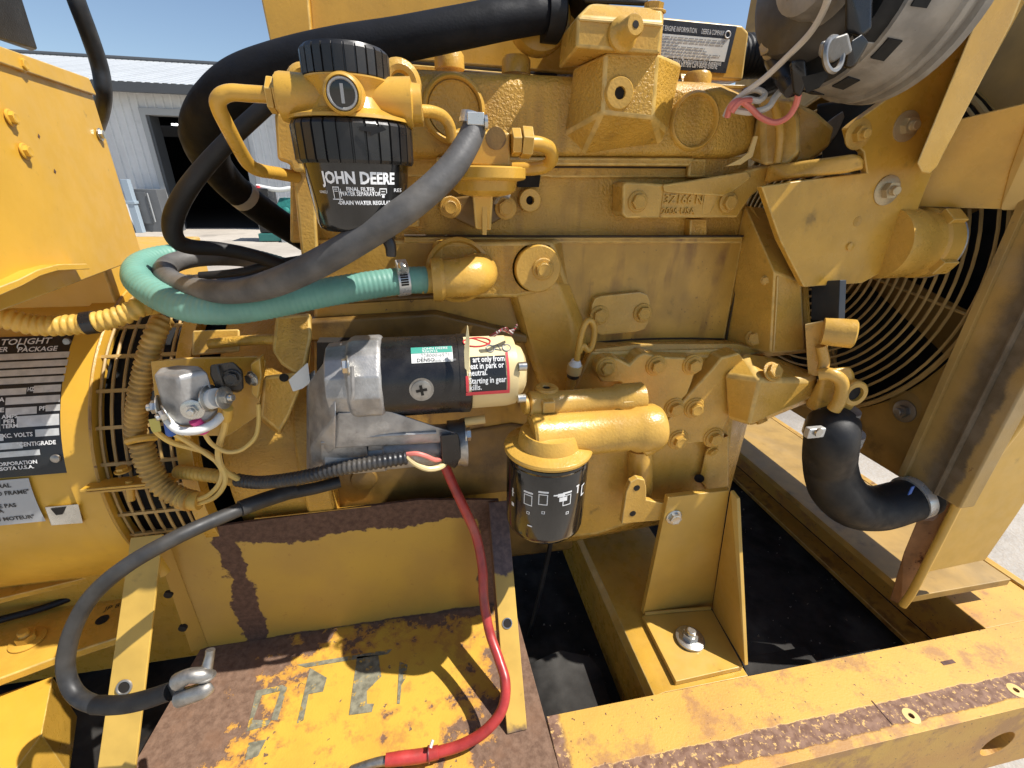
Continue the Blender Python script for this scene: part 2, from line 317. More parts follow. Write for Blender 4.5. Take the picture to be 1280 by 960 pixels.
# things standing before the shed
p0, p1 = P(162, 236, 17), P(206, 290, 17)
cb = thing('utility_cabinet', 'grey metal utility cabinet against the shed wall left of its doorway', 'cabinet', (p0.x, 17, 0)); CBM = mat('cabinet_grey', (0.13,0.135,0.14), 0.5, var=0.1, vscale=3)
obj('body', MB().box((p0.x, 16.7, 0), (p0.x+0.85, 17.3, p0.z)), CBM, cb, 0.01); obj('low_box', MB().box((p0.x+0.86, 16.75, 0), (p1.x+0.5, 17.3, 0.62)), CBM, cb, 0.01)
obj('door', MB().box((p0.x+0.08, 16.66, 0.25), (p0.x+0.55, 16.698, p0.z-0.08)), CBM, cb, 0.006); obj('handle', MB().tube([V(p0.x+0.62,16.64,0.3), V(p0.x+0.62,16.64,p0.z-0.1)], 0.02, 8, smooth=False), SHF, cb)
p0 = P(152, 224, 16.5); dp = obj('downpipe', MB().box((p0.x, 16.4, 0), (p0.x+0.18, 16.6, p0.z)).box((p0.x-0.03, 16.38, p0.z*0.55), (p0.x+0.21, 16.62, p0.z*0.55+0.08)), mat('pale_blue_steel', (0.33,0.40,0.46), 0.5), None, 0.01); tag(dp, 'pale blue upright post beside the grey utility cabinet', 'post')
TEA = mat('teal_engine_paint', (0.03,0.20,0.17), 0.4, var=0.4, vscale=8, grime=0.3); ym = thing('yard_generator', 'small teal engine generator on a skid in front of the shed', 'generator', P(365, 304, 14.2))
b = ym.location.copy(); b.z = 0
obj('skid', MB().box(b+V(-0.75,-0.3,0.02), b+V(1.2,0.5,0.22)), mat('teal_skid', (0.03,0.16,0.14), 0.5), ym, 0.02)
obj('radiator', MB().box(b+V(-0.7,-0.25,0.24), b+V(-0.32,0.5,1.35)), BLKP, ym, 0.02); obj('notice', MB().box(b+V(-0.45,-0.262,0.75), b+V(-0.34,-0.254,0.95)), WLBL, ym)
obj('engine_block', MB().hull([b+V(x,y,z) for x in (-0.22,0.5) for y in (-0.2,0.4) for z in (0.3,0.85)]+[b+V(x,y,1.12) for x in (-0.1,0.4) for y in (-0.1,0.3)]), TEA, ym, 0.03)
for i in range(4): obj('cylinder_cover', MB().lathe(b+V(-0.1+0.16*i,-0.22,0.75+0.06*(i%2)), (0,-1,0), [(0,0.09),(0.05,0.09),(0.08,0.05)], 12), TEA, ym)
obj('intake_pipe', MB().tube([b+V(-0.6,-0.1,1.4), b+V(-0.1,-0.15,1.32), b+V(0.3,-0.1,1.36), b+V(0.8,0,1.3)], 0.06, 10), WLBL, ym); obj('oil_filter', MB().lathe(b+V(0.1,-0.26,0.35), (0,0,1), [(0,0.07),(0.2,0.08),(0.25,0.06)], 14), ZINC, ym)
obj('red_cap', MB().lathe(b+V(-0.55,-0.2,1.36), (0,0,1), [(0,0.05),(0.06,0.05)], 10), REDL, ym); obj('foot', MB().box(b+V(-0.15,-0.42,0.0), b+V(0.1,-0.3,0.16)), SHF, ym)
q = P(186, 322, 3.0); gm = thing('pump_motor', 'small grey pump motor with a black cap behind the yellow cabinet', 'motor', (q.x, 3.0, 0)); MGY = mat('motor_grey', (0.22,0.23,0.24), 0.5)
obj('stand', MB().cyl((q.x,3.1,0), (q.x,3.1,q.z-0.10), 0.05), MGY, gm); obj('housing', MB().lathe(q+V(-0.12,0.1,-0.02), (1,0,0.0), [(0,0.06),(0.02,0.085),(0.20,0.085),(0.22,0.05)], 24), MGY, gm); obj('end_disc', MB().lathe(q+V(0.02,0.02,-0.03), (0.2,-1,0.1), [(0,0.05),(0.02,0.05),(0.025,0.03)], 20), ALU, gm); obj('cap', MB().hull([q+V(x,y,z) for x in (-0.16,0.02) for y in (0,0.16) for z in (0.05,0.10)]), BLKP, gm, 0.015)

# ================================================================== SKID FRAME
ZR = CZ-0.70
def rail_build(col, n, l, tc, noise, ramp, mix, math_, **k):
    s = n.new('ShaderNodeSeparateXYZ'); l.new(tc.outputs['Object'], s.inputs[0]); y = s.outputs[1]; x = s.outputs[0]; z = s.outputs[2]
    c = mix(ramp(noise(7, 6, 1), 0.42, 0.66, 0, 0.8), (0.56,0.325,0.055), (0.50,0.245,0.05)); c = mix(ramp(noise(16, 7, 2, 0.72), 0.50, 0.64, 0, 0.8), c, (0.34,0.165,0.06)); c = mix(ramp(noise(160, 4, 7), 0.64, 0.70), c, (0.10,0.05,0.03))
    rc = mix(ramp(noise(90, 5, 3), 0.35, 0.65), (0.145,0.074,0.046), (0.25,0.145,0.095)); rc = mix(ramp(noise(130, 6, 5, 0.7), 0.56, 0.60), rc, (0.58,0.36,0.13))
    yy = math_('ADD', y, math_('MULTIPLY', noise(45, 6, 4), 0.012)); top = ramp(z, ZR-0.006, ZR-0.004)
    m_ = math_('MULTIPLY', math_('SUBTRACT', 1.0, ramp(yy, 0.3105, 0.3125)), top); m2 = ramp(math_('ADD', yy, 0.0), 0.2800, 0.2825); m_ = math_('MULTIPLY', m_, m2)
    left = math_('SUBTRACT', 1.0, ramp(math_('ADD', x, math_('MULTIPLY', noise(50, 6, 6), 0.02)), 0.158, 0.166)); m_ = math_('MAXIMUM', m_, left); return mix(m_, c, rc), ramp(m_, 0, 1, 0.5, 0.85), math_('SUBTRACT', 1.0, m_)
RAIL = mat('worn_rail_paint', YEL, 0.5, build=rail_build, bump=0.6, bscale=300)
sk = thing('skid_frame', 'yellow steel skid frame with rust along its front rail', 'skid', (0.6, 0.4, 0))
xin = Pz(1233, 786, -0.70).x; xl = 0.135
cut = MB().lathe((Px(1248,932,1.0).x*0, 0, 0), (0,1,0), [(0,0.0001),(0.0002,0.0001)], 6)
hc = P(1247, 930, 0.262); cut = MB().lathe(hc+V(0,-0.05,0), (0,1,0), [(0,0.030),(0.150,0.030)], 32)
for a, bq in ((1139, 895), (1270, 863)): cut.cyl(Pz(a, bq, -0.70)+V(0,0,-0.02), Pz(a, bq, -0.70)+V(0,0,0.02), 0.0035, n=14)
obj('front_rail', MB().box((xl, 0.262, ZR-0.17), (1.7, 0.377, ZR)), RAIL, sk, 0.008, 3, cuts=None if False else cut)
for a, bq in ((1139, 895), (1270, 863)): obj('hole_rim', MB().lathe(Pz(a, bq, -0.70)+V(0,0,-0.001), (0,0,1), [(0,0.0115),(0.0015,0.011),(0.0018,0.004),(-0.001,0.0035)], 24, False), YLT, sk)
obj('rail_sill', MB().box((Pz(1108,898,-0.70).x, 0.278, ZR-0.001), (Pz(1108,898,-0.70).x+0.0015, 0.311, ZR+0.0008)), RUST, sk)
obj('end_member', MB().box((xin, 0.3771, ZR-0.10), (xin+0.17, 2.2, ZR-0.0005)), RAIL, sk, 0.003)
obj('end_outer_lip', MB().box((xin+0.172, 0.3773, ZR-0.12), (xin+0.19, 2.2, ZR+0.004)), YD, sk, 0.003)
obj('end_lower_flange', MB().box((xin-0.05, 0.3775, ZR-0.112), (xin-0.0005, 2.2, ZR-0.101)), YD, sk, 0.002)
xa, xb = Pz(810, 863, -0.70).x, 0.462
obj('cross_member', MB().prism([V(xa,0.3775,ZR-0.13), V(xa,0.3775,ZR-0.018), V(xa+0.008,0.3775,ZR-0.005), V(xa+0.024,0.3775,ZR), V(xb,0.3775,ZR), V(xb,0.3775,ZR-0.13)], (0,0.75,0)), YP, sk, 0.0015)
obj('slot', MB().box(Pz(1185,828,-0.70)+V(-0.012,-0.003,-0.001), Pz(1185,828,-0.70)+V(0.012,0.003,0.0006)), RUST, sk)
# far rail closing the frame
obj('rear_rail', MB().box((-0.4, 1.35, ZR-0.17), (xin-0.001, 1.47, ZR)), YD, sk, 0.005)
# generator side rail, left
obj('side_rail', MB().prism([Pz(a, b, -0.70) for a, b in ((-90,890),(0,868),(66,845),(52,918),(15,968),(-60,1050),(-160,1050))], (0,0,-0.004)), YB, sk, 0.0015)
obj('side_rail_web', MB().prism([Pz(a, b, -0.705) for a, b in ((66,846),(52,918),(12,970),(-60,1050),(-66,1046),(5,966),(46,914),(58,849))], (0,0,-0.10)), YP, sk, 0.001)
# dark fuel tank filling the bottom
ft = obj('fuel_tank', MB().box((-1.7, 0.30, ZR-0.30), (xin+0.15, 1.34, ZR-0.135)), TANK, None, 0.01); tag(ft, 'dark flat tank top lying low inside the skid frame', 'tank')
rp = obj('sun_patch_slab', MB().prism([Pz(a, b, -0.80) for a, b in ((648,835),(700,812),(738,820),(752,836),(770,900),(640,930))], (0,0,-0.033)), TANK, None, 0.003); tag(rp, 'dark slab in the outline of a sun patch beside the tray strut', 'pad')  # raised slab traces the sunlit patch on the tank top
rp = obj('sun_patch_plate', MB().prism([Pz(a, b, -0.805) for a, b in ((925,822),(1006,808),(1030,838),(940,860))], (0,0,-0.028)), TANK, None, 0.002); tag(rp, 'slab in the outline of a sun patch just behind the front rail right of the mount', 'plate')  # outline follows the sunlit part of the tank top
hz = obj('thin_black_hose', MB().tube(path((690,672,.60),(674,745,.60),(660,800,.60),(652,840,.60)), 0.0042, 10), BLKR); tag(hz, 'thin black hose hanging in the dark well below the oil filter', 'hose')

# ================================================================== BATTERY TRAY
TY = 0.560; HT = -0.680; ZT = CZ+HT
def tray_build(col, n, l, tc, noise, ramp, mix, math_, **k):
    s = n.new('ShaderNodeSeparateXYZ'); l.new(tc.outputs['Object'], s.inputs[0]); x, y, z = s.outputs
    def edge(v, a, c): return ramp(v, a, c)
    yel = mix(ramp(noise(14, 6, 2), 0.4, 0.7), (0.60,0.37,0.05), (0.55,0.31,0.045)); yel = mix(ramp(noise(30, 6, 12, 0.7), 0.52, 0.68, 0, 0.7), yel, (0.42,0.20,0.05))
    rc = mix(ramp(noise(110, 6, 3, 0.7), 0.3, 0.7), (0.12,0.066,0.040), (0.215,0.13,0.084)); rc = mix(ramp(noise(22, 5, 13), 0.5, 0.7, 0, 0.6), rc, (0.20,0.105,0.058))
    nz = noise(26, 9, 5, 0.68); nb = noise(7, 4, 8)
    xr = math_('SUBTRACT', 0.150, math_('ABSOLUTE', math_('ADD', math_('ADD', x, 0.10), math_('MULTIPLY', math_('SUBTRACT', 0.46, y), 0.35))))   # inside the painted field
    e1 = math_('MULTIPLY', xr, 2.6); e2 = math_('MULTIPLY', math_('SUBTRACT', 0.545, y), 2.6)
    f = math_('ADD', math_('MINIMUM', math_('MINIMUM', e1, e2), 0.16), math_('MULTIPLY', math_('SUBTRACT', nz, 0.5), 1.15)); f = math_('ADD', f, math_('MULTIPLY', math_('SUBTRACT', nb, 0.5), 0.5))
    pm = ramp(f, -0.035, 0.01); spots = ramp(noise(48, 5, 21, 0.6), 0.655, 0.675); pm = math_('MULTIPLY', pm, math_('SUBTRACT', 1.0, spots))
    halo = ramp(f, -0.02, 0.12, 0.0, 1.0); yel2 = mix(halo, (0.46,0.22,0.05), yel); return mix(pm, rc, yel2), ramp(pm, 0, 1, 0.9, 0.42), math_('ADD', pm, math_('MULTIPLY', noise(90, 6, 44, 0.7), math_('SUBTRACT', 1.2, pm)))
TRAY = mat('flaking_tray_paint', YEL, 0.5, build=tray_build, bump=0.8, bscale=420)
def panel_build(col, n, l, tc, noise, ramp, mix, math_, **k):
    s = n.new('ShaderNodeSeparateXYZ'); l.new(tc.outputs['Object'], s.inputs[0]); x, y, z = s.outputs
    yel = mix(ramp(noise(10, 6, 2), 0.35, 0.7), (0.53,0.325,0.055), (0.47,0.285,0.06)); yel = mix(ramp(noise(70, 6, 12, 0.7), 0.6, 0.72, 0, 0.6), yel, (0.34,0.17,0.04))
    rc = mix(ramp(noise(130, 6, 3, 0.7), 0.3, 0.7), (0.078,0.040,0.025), (0.15,0.082,0.052))
    nz = math_('MULTIPLY', math_('SUBTRACT', noise(30, 7, 5, 0.6), 0.5), 0.045); n2 = math_('MULTIPLY', math_('SUBTRACT', noise(9, 3, 6), 0.5), 0.05); nn = math_('ADD', nz, n2)
    top = math_('SUBTRACT', CZ-0.482, z); top = math_('ADD', top, math_('MULTIPLY', x, 0.0)); bot = math_('SUBTRACT', math_('SUBTRACT', z, ZT+0.0035), math_('MULTIPLY', nn, 0.0))
    rgt = math_('SUBTRACT', 0.060, x); zl = math_('SUBTRACT', z, ZT); lft = math_('SUBTRACT', math_('ADD', x, 0.292), math_('MULTIPLY', zl, -0.02)); lft2 = math_('SUBTRACT', math_('MULTIPLY', lft, -1.0), 0.022)
    inn = math_('MINIMUM', math_('MINIMUM', math_('ADD', top, nn), math_('ADD', bot, math_('MULTIPLY', nz, 0.4))), math_('MINIMUM', math_('ADD', rgt, math_('MULTIPLY', nn, 0.5)), math_('ADD', math_('SUBTRACT', lft, 0.012), nn)))
    wing = math_('MINIMUM', math_('ADD', lft2, nn), math_('ADD', math_('ADD', top, 0.035), math_('MULTIPLY', nn, 0.3))); a = math_('MAXIMUM', inn, wing); pm = ramp(a, -0.0015, 0.0015)
    side = ramp(math_('MULTIPLY', math_('SUBTRACT', 0.045, x), math_('MULTIPLY', noise(25, 5, 15), 1.0)), 0.0, 0.02, 0.55, 1.0); yel = mix(side, (0.24,0.11,0.03), yel)
    return mix(pm, rc, yel), ramp(pm, 0, 1, 0.9, 0.42), math_('ADD', pm, math_('MULTIPLY', noise(90, 6, 44, 0.7), math_('SUBTRACT', 1.2, pm)))
PANL = mat('peeling_panel_paint', YEL, 0.5, build=panel_build, bump=0.6, bscale=420)
bt = thing('battery_tray', 'rusty open battery tray with peeling yellow paint and sloping side struts', 'battery tray', (-0.12, 0.45, ZT))
xr0 = P(614, 640, TY).x
obj('tray_floor', MB().prism([Pz(a, b, HT) for a, b in ((250,812),(268,805),(640,747),(700,966),(740,1060),(60,1130),(150,985))], (0,0,-0.005)), TRAY, bt, 0.001)
pw = [(245,683),(322,649),(464,634),(530,631),(612,624),(632,770),(594,757),(300,803),(262,812)]
cutp = MB()
for a, b in ((210,744),(228,786)): cutp.lathe(P(a, b, 0.57)+V(0,-0.08,0), (0,1,0), [(0,0.0062),(0.2,0.0062)], 18)
zt = P(464,634,TY).z
xpl = P(262,800,TY).x
obj('back_panel', MB().prism([V(xpl-0.005,TY,ZT+0.0006), V(xpl-0.005,TY,P(322,651,TY).z-0.006), V(P(322,651,TY).x,TY,P(322,651,TY).z), V(P(525,630,TY).x,TY,zt+0.004), V(xr0+0.012,TY,P(614,626,TY).z), V(xr0+0.012,TY,ZT+0.0006)], (0,0.005,0)), PANL, bt, 0.0008)
obj('side_wing', MB().prism([V(xpl-0.0051,TY,ZT+0.0007), V(xpl-0.0051,TY,P(322,651,TY).z-0.006), P(206,668,TY-0.012), P(196,690,TY-0.015), P(239,815,TY-0.012)], (0,0.004,0)), PANL, bt, 0.0008, cuts=cutp)
for a, b in ((210,744),(228,786)): obj('wing_hole', MB().lathe(P(a, b, TY-0.0155), (0,-1,0), [(-0.004,0.0058),(0.0006,0.0056)], 20), HOLE, bt)
obj('panel_rim', MB().prism([P(318,649,TY-0.001), P(464,633,TY-0.001), P(464,631,TY+0.03), P(318,646,TY+0.03)], (0,0,0.001)), YP, bt)
# sloping struts (folded steel flanges) at both ends
def strut(tl, tr, bl, br, yt, name, mt, depth, cuts=None, web='right'):
    a, b = P(*tl, yt), P(*tr, yt); c, d = Pz(*br, HT+0.002), Pz(*bl, HT+0.002)
    b.z = a.z; n_ = (b-a).cross(d-a).normalized(); n_ = -n_ if n_.z > 0 else n_
    mb = MB().prism([a, b, c, d], n_*0.004)
    e = (a, d) if web == 'left' else (b, c); sx = 1 if web == 'left' else -1
    return obj(name, mb, mt, bt, 0.0012, cuts=cuts), e
def STRM(name, lo, hi):
    def bb(col, n, l, tc, noise, ramp, mix, math_, **k):
        s = n.new('ShaderNodeSeparateXYZ'); l.new(tc.outputs['Object'], s.inputs[0]); z = math_('ADD', s.outputs[2], math_('MULTIPLY', noise(60, 7, 4, 0.65), 0.025))
        rc = mix(ramp(noise(120, 6, 3), 0.3, 0.7), (0.075,0.046,0.038), (0.15,0.095,0.075)); f = math_('MAXIMUM', ramp(z, hi, hi+0.004), math_('SUBTRACT', 1.0, ramp(z, lo, lo+0.012))); return mix(f, col, rc), None
    return mat(name, (0.56,0.355,0.07), 0.45, var=0.12, grime=0.25, rust=0.04, build=bb)
hl = MB(); c0 = Pz(158, 857, -0.64); 
def mid(pa, pb, f): return pa.lerp(pb, f)
sL, e = strut((163,672),(204,670),(118,985),(166,985), TY-0.02, 'strut', STRM('left_strut_paint', ZT-0.02, CZ+1), 0)
hn = e; dL = ((P(163,672,TY-0.02)+P(204,670,TY-0.02))/2).lerp((Pz(118,985,HT+0.002)+Pz(166,985,HT+0.002))/2, 0.66)
def strut_hole(tl, tr, bl, br, yt, px, py, r):   # where the pixel's ray meets the strut plane
    a, b = P(*tl, yt), P(*tr, yt); b.z = a.z; d = Pz(*bl, HT+0.002); nn = (b-a).cross(d-a).normalized(); rr_ = ray(px, py); t = (a-CAM).dot(nn)/rr_.dot(nn); return CAM+rr_*t, (nn if nn.y < 0 else -nn)
q, nn = strut_hole((163,672),(204,670),(118,985),(166,985), TY-0.02, 158, 857, 0)
obj('strut_hole', MB().lathe(q+nn*0.0040, nn, [(-0.004,0.0068),(0.0006,0.0066)], 24), HOLE, bt); obj('strut_hole_rim', MB().torus(q+nn*0.0042, nn, 0.0078, 0.0016, 28, 6), STL, bt)
sR, e = strut((611,628),(634,622),(634,918),(659,912), TY-0.004, 'strut', STRM('right_strut_paint', ZT+0.012, CZ-0.52), 0)
q, nn = strut_hole((611,628),(634,622),(634,918),(659,912), TY-0.004, 634, 779, 0)
obj('strut_hole', MB().lathe(q+nn*0.0004, nn, [(0,0.0062),(0.0004,0.006)], 24), HOLE, bt); obj('strut_hole_rim', MB().torus(q+nn*0.0006, nn, 0.0066, 0.0010, 28, 6), ZINC, bt)
# outer webs of the struts
a, d = P(611,628,TY-0.004), Pz(634,918,HT+0.002)
obj('strut_web', MB().prism([a+V(0,0.002,-0.004), d+V(0,0.002,-0.004), d+V(0,0.05,-0.004), a+V(0,0.004,-0.05)], (0.003,0,0)), RUST, bt)
obj('strut_tab', MB().prism([P(196,690,TY-0.03), P(212,715,TY-0.036), P(207,720,TY-0.04), P(200,722,TY-0.045)], (0,0.003,0)), YB, bt)
# ghost of old stencilled letters on the floor
STEN = mat('faded_stencil_grey', (0.20,0.185,0.125), 0.8, var=0.4, vscale=120, rust=0.56, rcol=(0.60,0.36,0.05), rscale=70)
def zc(x, y): return Pz(160+x/2.4615, 620+y/2.4615, HT)+V(0,0,0.0008)
for pl in ([(395,600),(475,582),(470,600),(412,614),(385,690),(440,690),(432,706),(365,725)], [(475,582),(490,590),(460,690),(440,690)], [(560,530),(612,560),(600,602),(556,610),(540,690),(520,700)], [(705,495),(770,490),(780,555),(735,600),(735,640),(757,640),(750,665),(680,675)], [(835,510),(860,520),(855,560),(842,580),(836,640),(828,640)], [(520,520),(812,472),(800,486),(548,528)], [(372,760),(425,750),(400,800),(360,815)]):
    obj('faded_stencil', MB().prism([zc(*q_) for q_ in pl], (0,0,-0.0006)), STEN, bt, smooth=0)
# ================================================================== GENERATOR END
GY, GZ, GR = 0.80, CZ-0.39, 0.25
def PB(px, py, r=GR):
    d = ray(px, py); oy, oz = -GY, CZ-GZ; A = d.y**2+d.z**2; B = 2*(oy*d.y+oz*d.z); C = oy*oy+oz*oz-r*r; D = max(0, B*B-4*A*C); t = (-B-math.sqrt(D))/(2*A); return CAM+d*t
def BA(p): return math.atan2(p.z-GZ, GY-p.y)
def onb(x, a, r=GR): return V(x, GY-r*math.cos(a), GZ+r*math.sin(a))
gen = thing('generator', 'yellow barrel-shaped generator with vent screens and a nameplate', 'generator', (-0.7, GY, ZR))
xe = PB(116, 500).x; xg = PB(76, 500).x
obj('barrel', MB().lathe((0, GY, GZ), (1,0,0), [(-1.5, GR-0.002), (xg, GR-0.002), (xg+0.001, GR+0.0015), (xe, GR+0.0015), (xe, GR-0.02), (xe-0.05, GR-0.02)], 96), YB, gen, smooth=30)
obj('top_deck', MB().box((-1.5, 0.70, CZ-0.20), (xe-0.004, 1.0, CZ-0.104)), YB, gen, 0.004)
obj('pedestal', MB().box((-1.5, 0.66, ZR-0.12), (xe-0.01, 1.0, GZ-0.12)), YP, gen, 0.004)
obj('weld_bead', MB().torus((xe-0.002, GY, GZ), (1,0,0), GR+0.001, 0.0022, 96, 6), YD, gen)
xs1 = PB(216, 500).x
obj('inner_drum', MB().lathe((0, GY, GZ), (1,0,0), [(xe-0.02, GR-0.035), (xs1+0.0, GR-0.035)], 48, False), DARK, gen)
obj('shade_core', MB().lathe((0, GY, GZ), (1,0,0), [(xe, 0.19), (xs1, 0.19)], 48), DARK, gen)  # near-black drum and core stand in for the shade behind the screen
aJ = BA(PB(160, 600))
NR = 7
for i in range(NR): obj('screen_ring', MB().torus((xe+(xs1-xe)*(i+0.35)/NR, GY, GZ), (1,0,0), GR-0.006, 0.0019, 72, 6), BRIN, gen)
for k in range(-9, 9):
    a = aJ+0.085+k*0.19 if k >= 0 else aJ-0.06+(k+1)*0.16
    if abs(a) < 1.75: obj('screen_bar', MB().obox((onb(xe, a, GR-0.006)+onb(xs1, a, GR-0.006))/2, V((xs1-xe)/2,0,0), V(0, math.sin(a), math.cos(a))*0.0022, V(0, -math.cos(a), math.sin(a))*0.0018), BRIN, gen)
jc = (onb(xe-0.012, aJ, GR+0.006)+onb(xs1, aJ, GR+0.006))/2; jn = V(0, -math.cos(aJ), math.sin(aJ)); jt = V(0, math.sin(aJ), math.cos(aJ))
obj('screen_flange', MB().obox(jc, V((xs1-xe+0.012)/2,0,0), jt*0.0015, jn*0.014), YB, gen, 0.0006)
obj('screen_flange', MB().obox(jc-jt*0.0045, V((xs1-xe+0.004)/2,0,0), jt*0.0012, jn*0.012), YP, gen, 0.0006)
put('bolt', HEX, YP, PB(155, 592, GR+0.010)+V(0,0,0.004), (0,0,1), 0.0065, gen); obj('bolt_shank', MB().cyl(PB(162,600,GR+0.012), PB(164,625,GR+0.012)+V(0,0,0), 0.0045, n=12), YP, gen)
obj('end_ring', MB().lathe((0, GY, GZ), (1,0,0), [(xs1, GR-0.02), (xs1, GR+0.001), (xs1+0.018, GR+0.001), (xs1+0.018, GR-0.02)], 96, False), YP, gen, 0.001)
# coupling gap between generator and bell housing
obj('coupling', MB().lathe((0, GY, GZ), (1,0,0), [(xs1+0.01, 0.16), (xs1+0.09, 0.16)], 48), DARK, gen)
def bfn(px, py, r): 
    p = PB(px, py, r); a0 = BA(p); return lambda u, v: onb(p.x+u, a0+v/r, r)
def bpatch(pts_px, x0, x1, py0, py1, r, mt, name, parent, pxm=50, nx=2, na=14):
    a0, a1 = BA(PB(pxm, py0, r)), BA(PB(pxm, py1, r)); vs = []; 
    for i in range(na+1):
        for xx in (x0, x1): vs.append(onb(xx, a0+(a1-a0)*i/na, r))
    return obj(name, MB().add(vs, [(2*i, 2*i+1, 2*i+3, 2*i+2) for i in range(na)]), mt, parent, smooth=60)
xp = PB(79, 505).x; rN = GR+0.0012
npl = bpatch(None, xp-0.42, xp, 419, 592, rN, BLKL, 'nameplate', gen, 70)
rs = rN+0.0006
def row(px0, px1, py0, py1, mt=SILV, name='plate_field'): return bpatch(None, PB(px0, (py0+py1)/2, rs).x, PB(px1, (py0+py1)/2, rs).x, py0, py1, rs, mt, name, npl, 45, na=3)
for i, y0 in enumerate((441, 451, 461, 471)): row(-90, 86-i*2, y0, y0+7.6)
row(-90, 33, 484, 492); row(42, 76, 482, 491); row(7, 75, 495, 504); row(7, 46, 508, 517); row(57, 75, 507, 515); row(21, 74, 519, 533); row(-60, 0, 519, 536); row(-60, 4, 540, 548); row(44, 74, 537, 546); row(-60, 28, 551, 559); row(-60, 50, 562, 569)
for s_, px, py, hh, ww, al in (('KATOLIGHT', 63, 429, 0.0100, 72, 'RIGHT'), ('POWER', 9, 439.5, 0.0078, 32, 'RIGHT'), ('PACKAGE', 71, 438, 0.0076, 43, 'RIGHT'), ('HZ', 34, 489, 0.0056, 7, 'LEFT'), ('KVA', 5, 502, 0.006, 15, 'RIGHT'), ('PHASE', 5, 515, 0.006, 26, 'RIGHT'), ('PF', 48.5, 513, 0.0056, 7, 'LEFT'), ('AMPS', 2, 523.5, 0.0052, 17, 'LEFT'), ('PER', 4, 529.5, 0.0052, 12, 'LEFT'), ('TERM', 2, 535.5, 0.0052, 17, 'LEFT'), ('EXC. VOLTS', 41, 545, 0.0056, 35, 'RIGHT'), ('\u00b0CENTIGRADE', 70, 555, 0.0056, 41, 'RIGHT'), ('CORPORATION', 47, 579, 0.0050, 45, 'RIGHT'), ('MINNESOTA U.S.A.', 43, 585, 0.0046, 56, 'RIGHT')):
    text(s_, hh*1.25, bfn(px, py, rs+0.0003), WHTP, npl, align=al, bold=0.0002, w=ww*0.00098)
pr = PB(27, 434, rs+0.0004); obj('emblem', MB().torus(pr, (0,-1,0.3), 0.0045, 0.0007, 20, 4), SILV, npl)
obj('rivet', MB().lathe(PB(70, 573, rs), jn, [(0,0.0055),(0.002,0.005),(0.003,0.003)], 16), STL, npl); obj('rivet', MB().lathe(PB(84, 427, rs), V(0,-1,0.2), [(0,0.005),(0.002,0.004)], 16), STL, npl)
st = bpatch(None, PB(50, 625).x-0.3, PB(46, 625).x, 598, 654, rN, mat('grey_sticker', (0.42,0.43,0.43), 0.5), 'sticker', gen, 30)
for s_, px, py in (('NEUTRAL', 14, 609), ('TO FRAME"', 37, 616.5), ('NE PAS', 21, 633.5), ('LA', 5, 641), ('AU MOTEUR"', 44, 647.5)): text(s_, 0.0076, bfn(px, py, rs), BLKL, st, align='RIGHT', bold=0.0002)
q0 = PB(82, 640, GR+0.004); obj('clip', MB().hull([PB(a, b, GR+d) for a, b in ((56,634),(98,630),(104,654),(64,657)) for d in (0.0, 0.006)]), ZINC, gen, 0.001); obj('clip_slot', MB().hull([PB(a, b, GR+d) for a, b in ((63,636),(82,634),(78,643),(70,644)) for d in (0.004, 0.0068)]), HOLE, gen)
# foot with bolt, dark rod
ZF = -0.655
ft_ = flat('foot_plate', ((-90,800),(0,772),(100,742),(170,722),(163,792),(70,822),(0,848),(-90,885)), ZF, 0.014, YP, gen, 0.003)
flat('foot_web', ((-90,768),(0,748),(150,712),(170,690),(-90,730)), -0.60, 0.01, YP, gen, 0.002)
put('bolt', NUT, YP, Pz(35, 800, ZF+0.001), (0,0,1), 0.0125, gen)
obj('foot_hole', MB().lathe(Pz(128,775,ZF)+V(0,0,0.0006), (0,0,1), [(0,0.009),(0.0004,0.009)], 20), HOLE, gen)
rd = obj('dark_cable', MB().tube([Pz(-60,795,ZF+0.012), Pz(0,775,ZF+0.012), Pz(60,758,ZF+0.012), Pz(110,738,ZF+0.012), Pz(160,715,ZF+0.012)], 0.0055, 10), BLKR); tag(rd, 'thin dark cable lying on the generator foot', 'cable')
text('JP 8', 0.013, planefn(Pz(130,764,ZF)+V(0,0,0.0006), V(0.97,0.22,0), V(-0.2,0.97,0)), BLKL, ft_, 'marking')

# ------------------------------------------------------------------ control cabinet over the generator
A = P(114, 112, 0.70); B = Pz(0, 72, A.z-CZ); e = (A-B); e.z = 0; e.normalize(); bk = V(-e.y, e.x, 0); bk = bk if bk.x < 0 else -bk; L0 = A-e*0.34
zb = P(171, 322, 0.70).z
cab = thing('control_cabinet', 'yellow sheet metal control cabinet standing on the generator', 'cabinet', (A.x, A.y, zb))
def cf(px, py, off=0.0):  # onto the cabinet front
    d = ray(px, py); nn = bk; t = (A-CAM).dot(nn)/d.dot(nn); return CAM+d*t-bk*off
xr = A.copy(); 
obj('body', MB().prism([L0+V(0,0,zb-L0.z), A+V(0,0,zb-A.z), A, L0], bk*0.42), YB, cab, 0.002)
la, lb, lc, ld = cf(-60, 38), cf(106, 97), cf(116, 119), cf(-60, 60)
obj('lid', MB().prism([la-bk*0.004, lb-bk*0.004, lc-bk*0.004, ld-bk*0.004], bk*0.43), YB, cab, 0.0015)
for a, b in ((10,147), (28,189), (23,80), (123,168), (55,170)):
    if a != 55: bolt(cf(a, b, 0.0015), 0.0050, ZINC if a == 123 else YB, cab, -bk)
fl = []
for a, b in ((-60,372),(0,350),(25,338),(52,331),(90,330),(95,337),(52,339),(28,346),(5,358),(-60,385)): fl.append(cf(a, b, 0.012))
obj('saddle_flange', MB().prism(fl, bk*0.014), YB, cab, 0.001)
